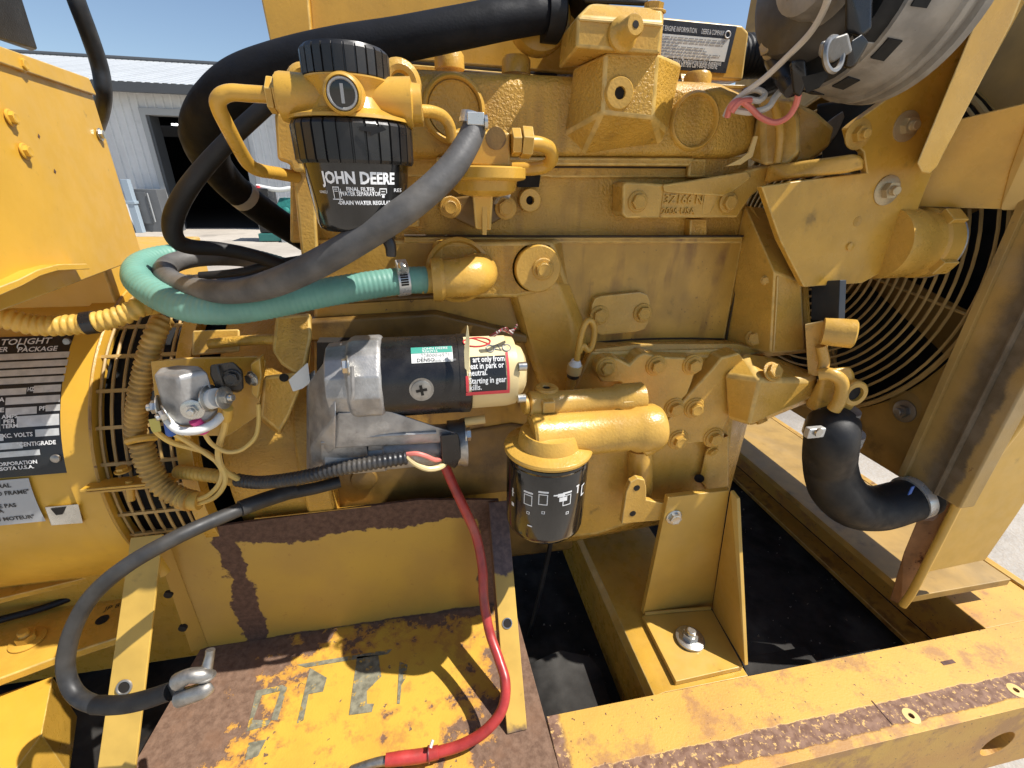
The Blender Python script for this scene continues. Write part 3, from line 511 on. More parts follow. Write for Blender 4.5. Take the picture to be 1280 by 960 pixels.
for a, b in ((48,170),(68,214)): obj('paint_chip', MB().prism([cf(a-1,b-3,0.0003), cf(a+0.6,b-1,0.0003), cf(a+1.6,b+0.5,0.0003), cf(a+0.8,b+3,0.0003), cf(a-1.2,b+0.6,0.0003)], -bk*0.0002), RUST, cab)
# black console above
bc = obj('instrument_console', MB().hull([P(a, b, y) for a, b, y in ((-60,-60,.56),(24,-12,.64),(47,62,.66),(40,64,.70),(0,48,.62),(-60,30,.56),(-60,20,.80),(42,58,.80),(20,-12,.80))]), mat('black_textured_panel', (0.018,0.018,0.019), 0.5, bump=0.5, bscale=700, var=0.2), None, 0.002); tag(bc, 'black instrument console above the yellow control cabinet', 'console')
cb_ = obj('black_cable', MB().tube(path((85,-30,.78),(97,5,.78),(112,45,.79),(125,85,.80),(129,115,.80),(126,140,.82),(118,165,.86)), 0.0098, 12), CABL); tag(cb_, 'black cable looping down behind the control cabinet against the sky', 'cable')

# ================================================================== CONDUITS AND CABLES, LEFT
def corr(name, pts, rpx, mt, label, cat='conduit', pitch=0.0062):
    r = RP(pts[len(pts)//2][0], pts[len(pts)//2][1], pts[len(pts)//2][2], rpx); o = obj(name, MB().tube(path(*pts), r, 14, 12, corr=(pitch, r*0.16)), mt, None, smooth=60); tag(o, label, cat); return o
CNDL = mat('yellow_conduit', (0.60,0.37,0.07), 0.45, var=0.15, vscale=50, grime=0.2)
corr('corrugated_conduit', [(-60,388,.50),(0,397,.505),(50,407,.51),(110,404,.515),(150,395,.52),(178,383,.53),(200,380,.56)], 13.0, CNDL, 'yellow corrugated conduit running left across the generator barrel')
tp = obj('tape_wrap', MB().tube(path((105,404.5,.514),(119,402.5,.516)), RP(110,404,.515,14.2), 16, smooth=False), BLKP); tag(tp, 'black tape wrapped round the yellow conduit', 'tape')
corr('corrugated_conduit', [(205,398,.56),(193,420,.545),(181,460,.54),(172,505,.535),(169,545,.535)], 12.5, CNDY, 'dusty corrugated conduit hanging upright before the vent screen')
corr('corrugated_conduit', [(176,552,.53),(187,585,.525),(203,608,.52),(226,622,.515),(240,626,.51)], 13.5, CNDY, 'short dark corrugated conduit with a taped yellow end below the solenoid')
tp = obj('yellow_tape', MB().tube(path((222,620,.515),(236,625,.512),(250,626,.51)), RP(240,626,.51,11.5), 14), CNDL); tag(tp, 'yellow tape around the end of the short conduit', 'tape')
tp = obj('band_clip', MB().tube(path((160,552,.527),(176,548,.522),(196,546,.53)), 0.0045, 8), YP); tag(tp, 'yellow band holding the upright conduit to the screen', 'clip')
corr('corrugated_conduit', [(222,590,.545),(245,592,.53),(275,596,.515),(300,601,.51)], 8.8, CNDL, 'short yellow painted conduit behind the wire bundle')
corr('corrugated_conduit', [(296,600,.51),(325,603,.495),(370,598,.470),(420,587,.455),(470,578,.449),(510,572,.448)], 9.0, CNDB, 'black corrugated conduit running below the starter motor', pitch=0.0056)
def wire(name, pts, r, mt, label, cat='wire'): o = obj(name, MB().tube(path(*pts), r, 8, 10), mt); tag(o, label, cat); return o
wire('yellow_wire', [(246,625,.508),(262,618,.50),(274,605,.497),(278,590,.497),(271,577,.498),(258,566,.497),(240,560,.495),(215,553,.49),(196,540,.485),(191,530,.482)], 0.0030, WIRY, 'yellow wire from the taped conduit to the yellow tag beside the solenoid')
wire('yellow_wire', [(248,630,.507),(268,622,.497),(280,607,.494),(281,592,.494),(272,578,.496),(256,566,.493),(236,553,.488),(214,540,.484)], 0.0028, WIRY, 'yellow wire from the taped conduit to the blue connector')
wire('yellow_wire', [(254,538,.475),(262,552,.478),(272,560,.482),(285,565,.485),(302,562,.488),(318,548,.492),(323,530,.497),(323,505,.50)], 0.0024, WIRY, 'thin yellow wire looping from the magenta connector to the housing bolt')
wire('yellow_wire', [(283,520,.485),(280,537,.487),(275,552,.49),(273,570,.494),(280,588,.496),(300,600,.505)], 0.0036, WIRY, 'thick yellow wire from the right solenoid stud to the black conduit')
# ------------------------------------------------------------------ starter solenoid relay
sol = thing('relay_solenoid', 'silver relay solenoid with studs bolted on a yellow bracket', 'solenoid', P(240, 500, .50))
plate('bracket', ((188,452),(235,448),(325,446),(332,452),(322,520),(285,545),(220,545),(196,520)), .525, .004, YP, sol, 0.001)
plate('bracket_ear', ((313,455),(325,447),(327,470),(322,500),(314,492)), .508, .014, YP, sol, 0.002); bolt(P(316,473,.506), 0.0065, ZINC, sol, (-0.6,-0.8,0))
ax = (P(262,540,.472)-P(222,458,.50)).normalized()
obj('can', MB().hull(H((191,466,.475),(196,460,.49),(222,470,.462),(222,456,.50),(205,518,.47),(222,532,.462),(232,535,.47),(212,515,.50)) + H((252,457,.49),(258,462,.478),(274,516,.478),(262,528,.47),(240,532,.462),(262,520,.50))), ALU, sol, 0.006, 3)
obj('base_rim', MB().tube(path((206,520,.468),(222,537,.460),(245,538,.458),(266,530,.466),(277,519,.476)), 0.0045, 10), WLBL, sol)
obj('relay_cap', MB().hull(H((262,456,.48),(292,452,.48),(303,464,.482),(305,486,.485),(298,490,.486),(270,488,.48),(262,470,.478),(270,458,.505),(304,462,.51),(300,492,.51))), BLKS, sol, 0.004, 3)
obj('cap_rib', MB().tube(path((272,458,.477),(275,470,.474),(280,486,.476)), 0.0016, 8), BLKS, sol); bolt(P(290,472,.480), 0.0068, BLKS, sol, (0.1,-1,0.1))
def stud(px, py, y, d, r=0.0075, mt=ZINC):
    d = Vector(d).normalized(); o = P(px, py, y); return put('terminal_stud', NUT, mt, o, d, r, sol, random.random())
stud(262,498,.474,(0.95,-0.3,0.1), 0.0082); stud(280,497,.470,(0.95,-0.3,0.08), 0.0068); stud(199,508,.474,(-0.95,-0.25,0.05), 0.0068); stud(208,518,.465,(-0.75,-0.6,-0.1), 0.0060); stud(241,512,.462,(0.1,-0.95,0.05), 0.0062)
obj('insulator', MB().cyl(P(258,500,.478), P(272,497,.47), 0.0115, 0.010), WLBL, sol)
def stub(name, pts, r, mt, label): o = obj(name, MB().tube(path(*pts), r, 10, 4, smooth=False), mt); tag(o, label, 'connector'); return o
stub('wire_connector', ((243,525,.462),(256,539,.468)), 0.0055, MAGN, 'magenta crimp connector on the front solenoid stud')
stub('wire_connector', ((212,528,.466),(214,541,.473)), 0.0052, BLUP, 'blue crimp connector below the left solenoid studs')
stub('wire_connector', ((285,510,.472),(284,524,.480)), 0.0050, CNDL, 'yellow crimp connector under the right solenoid stud')
tg = obj('wire_tag', MB().hull(H((185,524,.478),(199,522,.474),(202,539,.474),(190,541,.478),(186,525,.481),(200,540,.477))), mat('yellow_tag', (0.55,0.47,0.10), 0.5), None, 0.001); tag(tg, 'folded yellow tag on the leftmost solenoid wire', 'tag')

# ------------------------------------------------------------------ battery cables
bk_ = thing('battery_cable', 'grey battery cable arching down to a loose battery clamp', 'cable', Pz(240, 860, -0.68))
pts = path((425,602,.545),(395,610,.535),(340,622,.505),(280,645,.47),(220,672,.44),(160,706,.42),(115,745,.415),(90,790,.41),(82,835,.40),(95,868,.385),(125,882,.37),(160,880,.36),(195,871,.355))
obj('jacket', MB().tube(pts, 0.0082, 14, 12), CABL, bk_)
obj('shrink_sleeve', MB().tube(path((120,881,.3718),(150,881,.362),(180,875,.357),(213,864,.352)), [0.0089,0.0090,0.0092,0.0088], 14, 8), BLKR, bk_)
obj('sleeve', MB().tube(path((300,636,.4805),(330,625,.499),(368,613,.523)), 0.0096, 14, 8), CABL, bk_)
cl_ = obj('battery_clamp', MB().hull(H((208,858,.355),(218,846,.35),(232,852,.345),(228,876,.345),(212,878,.35),(214,850,.365),(228,872,.362))), STL, bk_, 0.003)
obj('clamp_jaw', MB().tube(path((222,852,.349),(236,845,.348),(252,844,.349),(262,846,.350)), [0.0085,0.0072,0.0074,0.0066], 12, 6), STL, cl_); obj('clamp_jaw', MB().tube(path((226,872,.346),(240,868,.343),(255,862,.343),(262,856,.347)), [0.0092,0.0082,0.0085,0.0068], 12, 6), STL, cl_)
obj('clamp_bolt', MB().tube(path((256,850,.348),(258,838,.354),(262,820,.362),(263,812,.365)), [0.0056,0.0056,0.0044,0.0044], 10, 4), STL, cl_); bolt(P(257,846,.350), 0.007, STL, cl_, (0.1,0.3,0.9))
rc_ = thing('battery_cable', 'red battery cable curving down from the starter to the tray floor', 'cable', Pz(540, 940, -0.69))
obj('jacket', MB().tube(path((556,582,.52),(566,605,.515),(580,635,.505),(595,670,.495),(603,710,.475),(605,750,.455),(612,790,.43),(624,825,.40),(632,855,.375),(627,888,.355),(605,915,.345),(575,932,.342),(540,942,.342)), 0.0068, 14, 12), REDC, rc_)
obj('shrink_end', MB().tube(path((548,940,.3415),(525,945,.342),(500,948,.343),(482,950,.344)), [0.0078,0.0082,0.0080,0.0072], 14, 6), REDC, rc_)
obj('tie_ring', MB().torus(P(536,943,.3415), P(548,940,.3415)-P(525,945,.342), 0.0085, 0.0012, 24, 6), REDD, rc_); obj('tie_tail', MB().tube(path((538,935,.338),(541,925,.345)), 0.002, 6, smooth=False), WIRW, rc_)
obj('lug', MB().tube(path((490,950,.344),(470,953,.346),(440,962,.35)), [0.006,0.0055,0.005], 10, 4), STL, rc_)
# ================================================================== ENGINE
eng = thing('diesel_engine', 'big yellow diesel engine with ribbed cast block and bolted covers', 'engine', (0.15, 0.80, ZR))
YBK = 0.600
blk = obj('crankcase', MB().prism([P(a, b, YBK) for a, b in ((392,300),(930,300),(906,430),(905,620),(392,640))], (0, 0.40, 0)), YD, eng, 0.006, 3)
ub = obj('upper_block', MB().prism([P(a, b, 0.613) for a, b in ((362,205),(936,205),(934,304),(362,304))], (0, 0.36, 0)), YC, eng, 0.005, 3)
obj('block_step', MB().prism([P(a, b, 0.604) for a, b in ((362,196),(936,196),(936,222),(690,222),(686,221),(638,221),(362,221))], (0, 0.30, 0)), YC, eng, 0.003, 3)
obj('deck_ledge', MB().prism([P(a, b, 0.594) for a, b in ((505,296),(929,296),(928,304),(505,304))], (0, 0.06, 0)), YD, eng, 0.003, 3)
for a in (868, 877):
    pass
obj('deck_pad', MB().prism([P(a, b, 0.596) for a, b in ((862,198),(884,198),(882,222),(860,222))], (0, 0.05, 0)), YC, eng, 0.004, 3)
obj('deck_pad', MB().prism([P(a, b, 0.598) for a, b in ((863,274),(884,274),(884,300),(862,300))], (0, 0.05, 0)), YC, eng, 0.003, 3)
obj('deck_pad', MB().prism([P(a, b, 0.600) for a, b in ((511,262),(525,262),(524,284),(510,284))], (0, 0.05, 0)), YC, eng, 0.003, 3)
head = obj('cylinder_head', MB().hull(H((348,90,.587),(700,98,.587),(900,108,.587),(935,128,.592),(938,182,.592),(915,193,.587),(348,192,.587),(348,80,.60),(900,104,.605),(955,130,.63),(955,185,.63),(348,199,.60),(915,199,.60)) + [p+V(0,0.30,0) for p in H((348,80,.60),(900,104,.605),(955,130,.63),(955,185,.63),(348,199,.60))]), YC, eng, 0.012, 4)
obj('head_flange', MB().prism([P(a, b, 0.588) for a, b in ((545,196),(870,197),(862,208),(545,206))], (0, 0.05, 0)), YC, eng, 0.004, 3)
def core_plug(px, py, rpx, y):
    c = P(px, py, y); r = RP(px, py, y, rpx)
    b_ = obj('core_plug_boss', MB().lathe(c+V(0,0.014,0), (0,-1,0), [(0,r*1.2),(0.016,r*1.16),(0.021,r*1.10),(0.0225,r*1.02),(0.021,r*0.97),(0.014,r*0.94),(0.013,0.001)], 48, False), YS, eng, smooth=50)
    obj('core_plug', MB().lathe(c, (0,-1,0), [(-0.002,r*0.935),(0.003,r*0.91),(0.001,r*0.84),(-0.0005,0.002)], 40), YC, b_)
core_plug(567, 137, 34, .587); core_plug(866, 152, 29, .590)
boss = obj('sensor_boss', MB().hull(H((757,66,.54),(823,67,.54),(817,148,.54),(753,141,.54),(850,80,.575),(834,164,.575),(716,85,.59),(704,168,.59),(728,194,.592),(826,182,.592),(852,80,.60))), YC, eng, 0.004, 3)
c = P(773, 117, .541); r = RP(773,117,.541,20)
pl = obj('socket_plug', MB().lathe(c+V(0,0.004,0), (0,-1,0), [(0,r*1.12),(0.004,r*1.12),(0.0045,r*1.0),(0.002,r*0.98),(0.0075,r*0.92),(0.009,r*0.84),(0.009,r*0.36),(0.002,r*0.34)], 40, False), YS, boss, smooth=35)
obj('hex_socket', MB().prism(ngon(r*0.36, 6, 0, 0.3), (0,0.002,0)), HOLE, pl).location += c+V(0,-0.0022,0)
tb = obj('thermostat_cap', MB().hull(H((722,20,.532),(829,27,.532),(824,67,.532),(720,59,.532),(738,4,.55),(828,11,.55),(702,44,.60),(698,86,.60),(830,15,.64),(826,70,.64))), YS, eng, 0.004, 3)
obj('cap_seam', MB().tube(path((724,24,.5312),(760,27,.5312),(800,29,.5312),(828,32,.5312)), 0.0012, 6), YLT, tb)
c = P(777, 44, .532); d_ = V(0.12,-1,0.10)
obj('vent_fitting', MB().lathe(c, d_, [(0,0.0155),(0.004,0.0155),(0.006,0.0135),(0.010,0.0105),(0.024,0.0100),(0.026,0.0085),(0.026,0.003),(0.018,0.0028)], 28), YS, tb, smooth=35); obj('fitting_bore', MB().lathe(c+d_.normalized()*0.0262, d_, [(0,0.0034),(0.0003,0.0033)], 16), HOLE, tb)
bolt(P(816,16,.56), 0.010, YS, tb, (0,-0.15,1)); obj('rubber_boot', MB().tube(path((722,6,.60),(730,-8,.60),(735,-40,.60)), 0.03, 20), BLKR, eng); obj('rubber_boot', MB().hull(H((726,-12,.57),(812,-2,.57),(808,8,.57),(730,4,.57),(726,-12,.68),(812,-2,.68),(808,6,.68),(730,4,.68))), BLKR, eng, 0.006)
# rocker cover with its information label
rk = obj('rocker_cover', MB().prism([P(a, b, 0.68) for a, b in ((384,-33),(700,8),(830,21),(928,31),(937,40),(929,101),(700,92),(478,74),(390,66))], (0, 0.22, 0)), YP, eng, 0.005, 3)
obj('cover_end', MB().prism([P(a, b, 0.672) for a, b in ((318,-40),(383,-32),(392,70),(340,66))], (0, 0.20, 0)), YP, eng, 0.003)
obj('cover_gasket', MB().prism([P(a, b, 0.676) for a, b in ((430,69),(697,92),(697,95.5),(430,73))], (0, 0.02, 0)), HOLE, eng, 0.0008)
obj('cover_flange', MB().prism([P(a, b, 0.664) for a, b in ((430,73),(697,95.5),(840,104),(934,106),(934,112),(430,84))], (0, 0.06, 0)), YS, eng, 0.002)
for a, b in ((562,79), (645,85), (870,103)): obj('cover_nut', MB().lathe(P(a, b+8, .635), (0,0,1), [(0,0.0175),(0.014,0.0170),(0.018,0.014)], 20), YS, eng, smooth=35)
obj('cover_clip', MB().hull(H((850,92,.66),(884,95,.66),(884,104,.655),(852,103,.655),(850,92,.68),(884,95,.68),(884,104,.68))), YS, eng, 0.002)
lo, lu = P(790, 21, .6795), (P(921, 33, .6795)-P(790, 21, .6795)); lv = (P(914, 92, .6795)-P(921, 33, .6795)); lu.y = lv.y = 0; LW, LH = lu.length, lv.length; lu.normalize(); lv = V(0,0,-1)
LB = lambda u, v: lo+lu*(u*LW)+lv*(v*LH)+V(0,-0.0006,0)
lab = obj('information_label', MB().prism([LB(0,0), LB(1,0), LB(0.97,1), LB(0,1)], (0,0.0008,0)), GRYL, rk)
lo2 = V(0,-0.0004,0)
obj('label_field', MB().prism([LB(0.02,0.28)+lo2, LB(0.95,0.28)+lo2, LB(0.935,0.76)+lo2, LB(0.02,0.76)+lo2], (0,0.0003,0)), WLBL, lab)
lt = V(0,-0.0009,0)
def ltext(s_, u, v, h, w, mt, al='LEFT'): text(s_, h, lambda a, b: LB(u, v)+lt+lu*a+V(0,0,b), mt, lab, w=w*LW, align=al)
ltext('IMPORTANT ENGINE INFORMATION', 0.14, 0.22, 0.008, 0.47, WHTP); ltext('DEERE & COMPANY', 0.66, 0.22, 0.008, 0.22, WHTP); obj('label_emblem', MB().torus(LB(0.92,0.19)+lt, (0,1,0), 0.0038, 0.0008, 18, 4), WHTP, lab)
ltext('Deere Engine Manufacturing Facility: Registered', 0.34, 0.85, 0.008, 0.56, WHTP); ltext('Service and Parts Call 1-800-JD ENGINE', 0.42, 0.93, 0.009, 0.45, WHTP)
random.seed(3)
for i in range(7):   # unreadable fine print
    u = 0.06; v = 0.325+0.062*i; end = (0.9, 0.9, 0.46, 0.72, 0.74, 0.88, 0.80)[i]
    mbp = MB()
    while u < end:
        ln = random.uniform(0.012, 0.055); mbp.prism([LB(u, v)+lt, LB(min(u+ln, end), v)+lt, LB(min(u+ln, end), v+0.022)+lt, LB(u, v+0.022)+lt], (0,0.0002,0)); u += ln+0.010
    obj('fine_print', mbp, GRYP, lab)
# coolant gallery on the block side
gal = obj('coolant_gallery', MB().hull(H((548,303,.572),(690,302,.572),(700,330,.572),(690,362,.572),(645,372,.572),(548,370,.572),(540,298,.602),(702,298,.602),(712,365,.602),(540,376,.602))), YC, eng, 0.006, 3)
obj('gallery_leg', MB().hull(H((640,352,.574),(696,350,.574),(716,400,.578),(722,480,.585),(690,492,.590),(672,430,.582),(634,370,.602),(712,350,.602),(732,400,.602),(740,495,.602),(676,500,.602))), YS, eng, 0.010, 4)
c = P(671, 335, .572); r = RP(671,335,.572,29)
dc = obj('gallery_disc', MB().lathe(c+V(0,0.002,0), (0,-1,0), [(0,r*1.07),(0.002,r*1.07),(0.002,r),(0.009,r),(0.011,r*0.95),(0.0105,r*0.5),(0.0105,0.001)], 48), YS, eng, smooth=35); bolt(c+V(0.006,-0.008,0), 0.0105, YS, dc)
c = P(573, 338, .572); obj('port_ring', MB().lathe(c+V(0,0.004,0), (0,-1,0), [(0,0.040),(0.006,0.040),(0.008,0.036),(0.004,0.033),(0.002,0.001)], 40), YS, eng, smooth=35)
el = obj('hose_elbow', MB().tube([P(545,350,.535), P(570,348,.535), P(590,345,.54), P(597,342,.555), P(598,340,.575)], [0.022,0.022,0.0235,0.024,0.024], 24, 8), YS, eng); obj('elbow_collar', MB().lathe(P(540,350,.535), (1,-0.0,0.03), [(0,0.0245),(0.010,0.0255),(0.014,0.023)], 28), YS, el, smooth=35); obj('hose_barb', MB().tube([P(526,351,.535), P(541,350,.535)], 0.015, 16, smooth=False), CNDL, el)
# two-bolt access plate
ap = obj('access_plate', MB().prism([P(a, b, .590) for a, b in ((740,382),(744,373),(752,370),(800,365),(809,368),(813,376),(811,402),(806,412),(795,415),(752,419),(743,415),(739,405))], (0, 0.012, 0)), YS, eng, 0.002, 3); bolt(P(749,394,.590), 0.0105, YS, ap); bolt(P(803,391,.590), 0.0105, YS, ap)
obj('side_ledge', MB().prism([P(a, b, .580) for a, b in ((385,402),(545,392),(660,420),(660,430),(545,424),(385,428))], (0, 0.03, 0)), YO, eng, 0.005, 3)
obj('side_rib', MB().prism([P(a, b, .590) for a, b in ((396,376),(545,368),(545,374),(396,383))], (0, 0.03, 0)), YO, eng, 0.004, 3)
for a, b, rp_ in ((660,250,13.5),):
    c = P(a, b, .613); r = RP(a,b,.613,rp_); ob = obj('sensor_port', MB().lathe(c, (0,-1,0), [(0,r),(0.012,r),(0.013,r*0.94),(0.013,r*0.38),(0.004,r*0.36)], 32, False), YS, eng, smooth=35); obj('port_bore', MB().lathe(c+V(0,-0.005,0), (0,-1,0), [(0,r*0.37),(0.0004,r*0.36)], 18), HOLE, ob)
obj('block_recess', MB().prism([P(a, b, .6025) for a, b in ((645,219),(676,219),(674,234),(647,234))], (0,0.006,0)), HOLE, eng, 0.001)
# timing gear case
gc_ = obj('gear_case', MB().hull(H((968,340,.532),(1001,352,.532),(1006,438,.532),(963,441,.532),(931,256,.606),(975,262,.606),(934,300,.606),(906,430,.606),(918,300,.625),(895,430,.625),(1010,352,.60),(1016,440,.60),(960,446,.60))), YS, eng, 0.005, 3)
bolt(P(944,422,.560), 0.010, YS, gc_, (-0.55,-0.8,0)); bolt(P(957,350,.545), 0.005, YS, gc_, (-0.55,-0.8,0)); obj('gasket_line', MB().tube(path((972,346,.531),(970,390,.5305),(967,438,.531)), 0.0011, 6), YLT, gc_)
obj('gasket_edge', MB().tube(path((938,258,.603),(955,285,.585),(985,330,.55),(1003,350,.532)), 0.0018, 6), YD, gc_)
# lower crankcase, oil pump covers
lc_ = obj('lower_crankcase', MB().hull(H((738,440,.558),(925,436,.558),(912,520,.556),(905,615,.556),(745,668,.56),(700,672,.57),(700,520,.57),(735,427,.60),(960,434,.60),(905,640,.66),(700,680,.66))), YS, eng, 0.006, 3)
obj('ledge_top', MB().hull(H((742,437,.562),(800,430,.565),(925,430,.565),(962,440,.56),(925,446,.556),(745,452,.556),(740,428,.603),(930,424,.603),(970,436,.60))), YS, eng, 0.004, 3)
cvA = obj('pump_cover', MB().prism([P(a, b, .536) for a, b in ((746,466),(748,455),(757,448),(772,448),(787,456),(797,445),(806,441),(826,446),(852,447),(866,448),(874,456),(868,470),(860,492),(842,512),(826,538),(815,533),(796,500),(776,478),(752,478))], (0, 0.026, 0)), YS, eng, 0.004, 3)
cvB = obj('pump_cover', MB().prism([P(a, b, .533) for a, b in ((890,462),(902,447),(925,441),(934,455),(934,505),(912,522),(898,548),(880,553),(846,556),(823,541),(844,514),(866,488))], (0, 0.03, 0)), YS, eng, 0.004, 3)
for a, b, k in ((758,459,0),(820,457,0),(866,456,0),(843,510,0),(868,510,1),(848,550,1),(892,547,1)): 
    c = P(a, b, .535 if k == 0 else .532); par = cvA if k == 0 else cvB; rb = RP(a,b,.53,8.6)
    obj('bolt_seat', MB().lathe(c+V(0,0.003,0), (0,-1,0), [(0,rb*1.62),(0.003,rb*1.62),(0.0042,rb*1.5),(0.0042,0.001)], 24), YS, par, smooth=35); bolt(c+V(0,-0.001,0), rb, YS, par)
sn = obj('oil_snout', MB().hull(H((950,474,.492),(1012,475,.49),(1021,470,.495),(1015,496,.492),(962,515,.49),(936,531,.492),(910,523,.525),(906,468,.530),(928,441,.545),(966,446,.54),(1022,467,.53),(1018,500,.53),(940,532,.53))), YS, eng, 0.006, 3); bolt(P(965,465,.497), 0.0105, YS, sn, (0.05,-0.8,0.6)); bolt(P(950,523,.505), 0.008, YS, sn, (0.3,-0.6,-0.7))
lug = obj('casting_lug', MB().hull(H((886,552,.545),(910,545,.545),(910,608,.545),(884,612,.545),(874,600,.55),(880,570,.55),(912,540,.60),(912,612,.60),(876,612,.60))), YS, eng, 0.005, 3); bolt(P(889,562,.545), 0.0085, YS, lug, (0.2,-0.9,-0.3)); obj('lug_bore', MB().lathe(P(874,598,.5485), (-0.5,-0.86,0), [(0,0.008),(0.0004,0.008)], 18), HOLE, lug)
obj('pan_saddle', MB().tube(path((800,560,.556),(800,590,.553),(800,622,.556)), 0.02, 16), YS, eng)
mt_ = obj('mount_tab', MB().prism([P(a, b, .512) for a, b in ((777,655),(783,615),(788,603),(797,598),(806,600),(808,610),(808,625),(822,628),(836,630),(832,650))], (0,0.010,0)), YS, eng, 0.002, 3)
for a, b in ((796,610),(791,642)): obj('tab_hole', MB().lathe(P(a, b, .5118), (0,-1,0), [(0,0.0052),(0.0003,0.0051)], 18), HOLE, mt_); 
# oil filter head
_o = P(685, 559, .455); OX0, OY0, OZ0 = _o.x, _o.y, _o.z
def FXX(px, py, y): return P(px, py, y).x
y1_, y2_ = .480, .456; z1_, z2_ = P(725,503,y1_).z, P(735,541,y2_).z; q1, q2 = RP(725,505,y1_,18), RP(740,540,y2_,30)
fh = obj('filter_head', MB().lathe((0,y1_,z1_), (1,0,0), [(FXX(660,505,y1_),q1*0.9),(FXX(662,505,y1_),q1),(FXX(672,505,y1_),q1),(FXX(674,505,y1_),q1*0.93),(FXX(765,505,y1_),q1*0.93),(FXX(770,505,y1_),q1*1.12),(FXX(800,505,y1_),q1*1.15)], 40), YS, eng, smooth=35)
obj('filter_head_body', MB().lathe((0,y2_,z2_), (1,0,0), [(FXX(664,540,y2_),q2*0.92),(FXX(667,540,y2_),q2),(FXX(676,540,y2_),q2),(FXX(679,540,y2_),q2*0.95),(FXX(786,540,y2_),q2*0.88),(FXX(792,540,y2_),q2*1.0),(FXX(816,540,y2_),q2*1.02),(FXX(822,540,y2_),q2*0.9)], 44), YS, eng, smooth=35)
obj('filter_head_web', MB().hull(H((664,505,.474),(800,500,.474),(800,530,.46),(672,535,.46),(672,505,.54),(800,500,.54),(800,540,.54),(672,545,.54))), YS, eng, 0.004, 3)
obj('filter_neck', MB().lathe((OX0, OY0-0.002, OZ0), (0,0,1), [(0.004,0.0460),(0.007,0.0435),(0.010,0.0385),(0.020,0.036),(0.026,0.033)], 48), YS, eng, smooth=35)
obj('filter_head_collar', MB().hull(H((798,512,.458),(820,510,.460),(831,522,.460),(826,562,.460),(808,572,.462),(796,560,.459),(796,514,.53),(828,520,.53),(820,566,.53))), YS, eng, 0.008, 4)
for a, b, rp_ in ((656,505,13), (660,545,16)): obj('gallery_plug', MB().lathe(P(a+2, b, .475), (-1,-0.12,0), [(0,RP(a,b,.475,rp_)),(0.004,RP(a,b,.475,rp_)),(0.005,RP(a,b,.475,rp_*0.8)),(0.003,RP(a,b,.475,rp_*0.45)),(0.003,0.001)], 28), YS, fh, smooth=35)
c = P(683, 489, .49); obj('top_plug', MB().lathe(c, (0,0,1), [(0,0.015),(0.004,0.015),(0.006,0.013),(0.006,0.006),(0.004,0.005)], 28), YS, fh, smooth=35); obj('top_plug_socket', MB().lathe(c+V(0,0,0.0042), (0,0,1), [(0,0.005),(0.0003,0.005)], 6), HOLE, fh)
for a, b in ((685,507),(783,506)): obj('square_lug', MB().obox(P(a, b, .466), V(0.0075,0,0), V(0,0.006,0), V(0,0,0.0075)), YS, fh, 0.002)
OFC = P(685, 559, .455); OX, OY = OFC.x, OFC.y
obj('filter_flange', MB().lathe((OX, OY, OFC.z), (0,0,1), [(-0.004,0.045),(0.0,0.0535),(0.003,0.0542),(0.0055,0.053),(0.007,0.050),(0.012,0.034)], 56), YS, eng, smooth=35)
# dipstick
ds = thing('dipstick', 'yellow looped dipstick handle standing in its tube above the oil filter', 'dipstick', P(714, 478, .55))
obj('handle_loop', MB().tube(path((721,452,.545),(724,430,.543),(729,410,.542),(735,401,.542),(741,404,.542),(743,416,.543),(740,432,.544),(735,438,.544),(729,432,.5445),(724,440,.545)), 0.0042, 10, 8), YS, ds)
obj('handle_collar', MB().tube([P(717,466,.548), P(719,456,.546)], 0.0105, 18, smooth=False), YLT, ds); obj('handle_cap', MB().tube([P(719,456,.546), P(720,450,.545)], [0.009,0.006], 16, smooth=False), WLBL, ds); obj('seal', MB().tube([P(716,471,.549), P(717,466,.548)], 0.0085, 16, smooth=False), BLKP, ds); obj('guide_tube', MB().tube(path((716,470,.549),(713,482,.552),(709,498,.556)), 0.0068, 12), YS, ds)
# pan rail under the starter
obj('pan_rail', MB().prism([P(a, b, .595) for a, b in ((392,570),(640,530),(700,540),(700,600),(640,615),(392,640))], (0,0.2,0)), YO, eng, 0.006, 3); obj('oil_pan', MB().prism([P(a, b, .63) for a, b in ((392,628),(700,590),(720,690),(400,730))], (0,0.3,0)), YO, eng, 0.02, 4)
obj('pan_dimple', MB().lathe(P(455,598,.595), (0,-1,0), [(0,0.02),(0.004,0.018),(0.006,0.008)], 24), YO, eng)
# bell housing
xh0, xh1, xh2 = P(236,480,.55).x, P(350,500,.55).x, P(388,500,.54).x
obj('bell_housing', MB().lathe((0, GY, GZ), (1,0,0), [(xh0, 0.20), (xh0, 0.226), (xh0+0.02, 0.231), (xh1, 0.234), (xh1+0.004, 0.238)], 96, False), YC, eng, smooth=30)
obj('housing_rim', MB().lathe((0, GY, GZ), (1,0,0), [(xh1, 0.22), (xh1, 0.240), (xh1+0.004, 0.244), (xh2-0.003, 0.244), (xh2, 0.241), (xh2, 0.18)], 96, False), YC, eng, smooth=30)
obj('housing_pad', MB().hull(H((345,395,.545),(388,392,.545),(390,420,.53),(383,455,.520),(372,470,.518),(350,455,.522),(340,440,.53),(345,395,.60),(390,395,.60),(385,470,.58))), YC, eng, 0.005, 3)
obj('housing_lug', MB().hull(H((330,470,.522),(372,465,.515),(375,490,.513),(362,520,.512),(350,540,.515),(325,520,.525),(330,470,.56),(375,470,.56),(350,545,.56),(325,525,.56))), YC, eng, 0.005, 3)
c = P(355, 472, .5145); obj('lug_bore', MB().lathe(c, (0.2,-1,0), [(0,0.005),(0.0006,0.005)], 16), HOLE, eng)
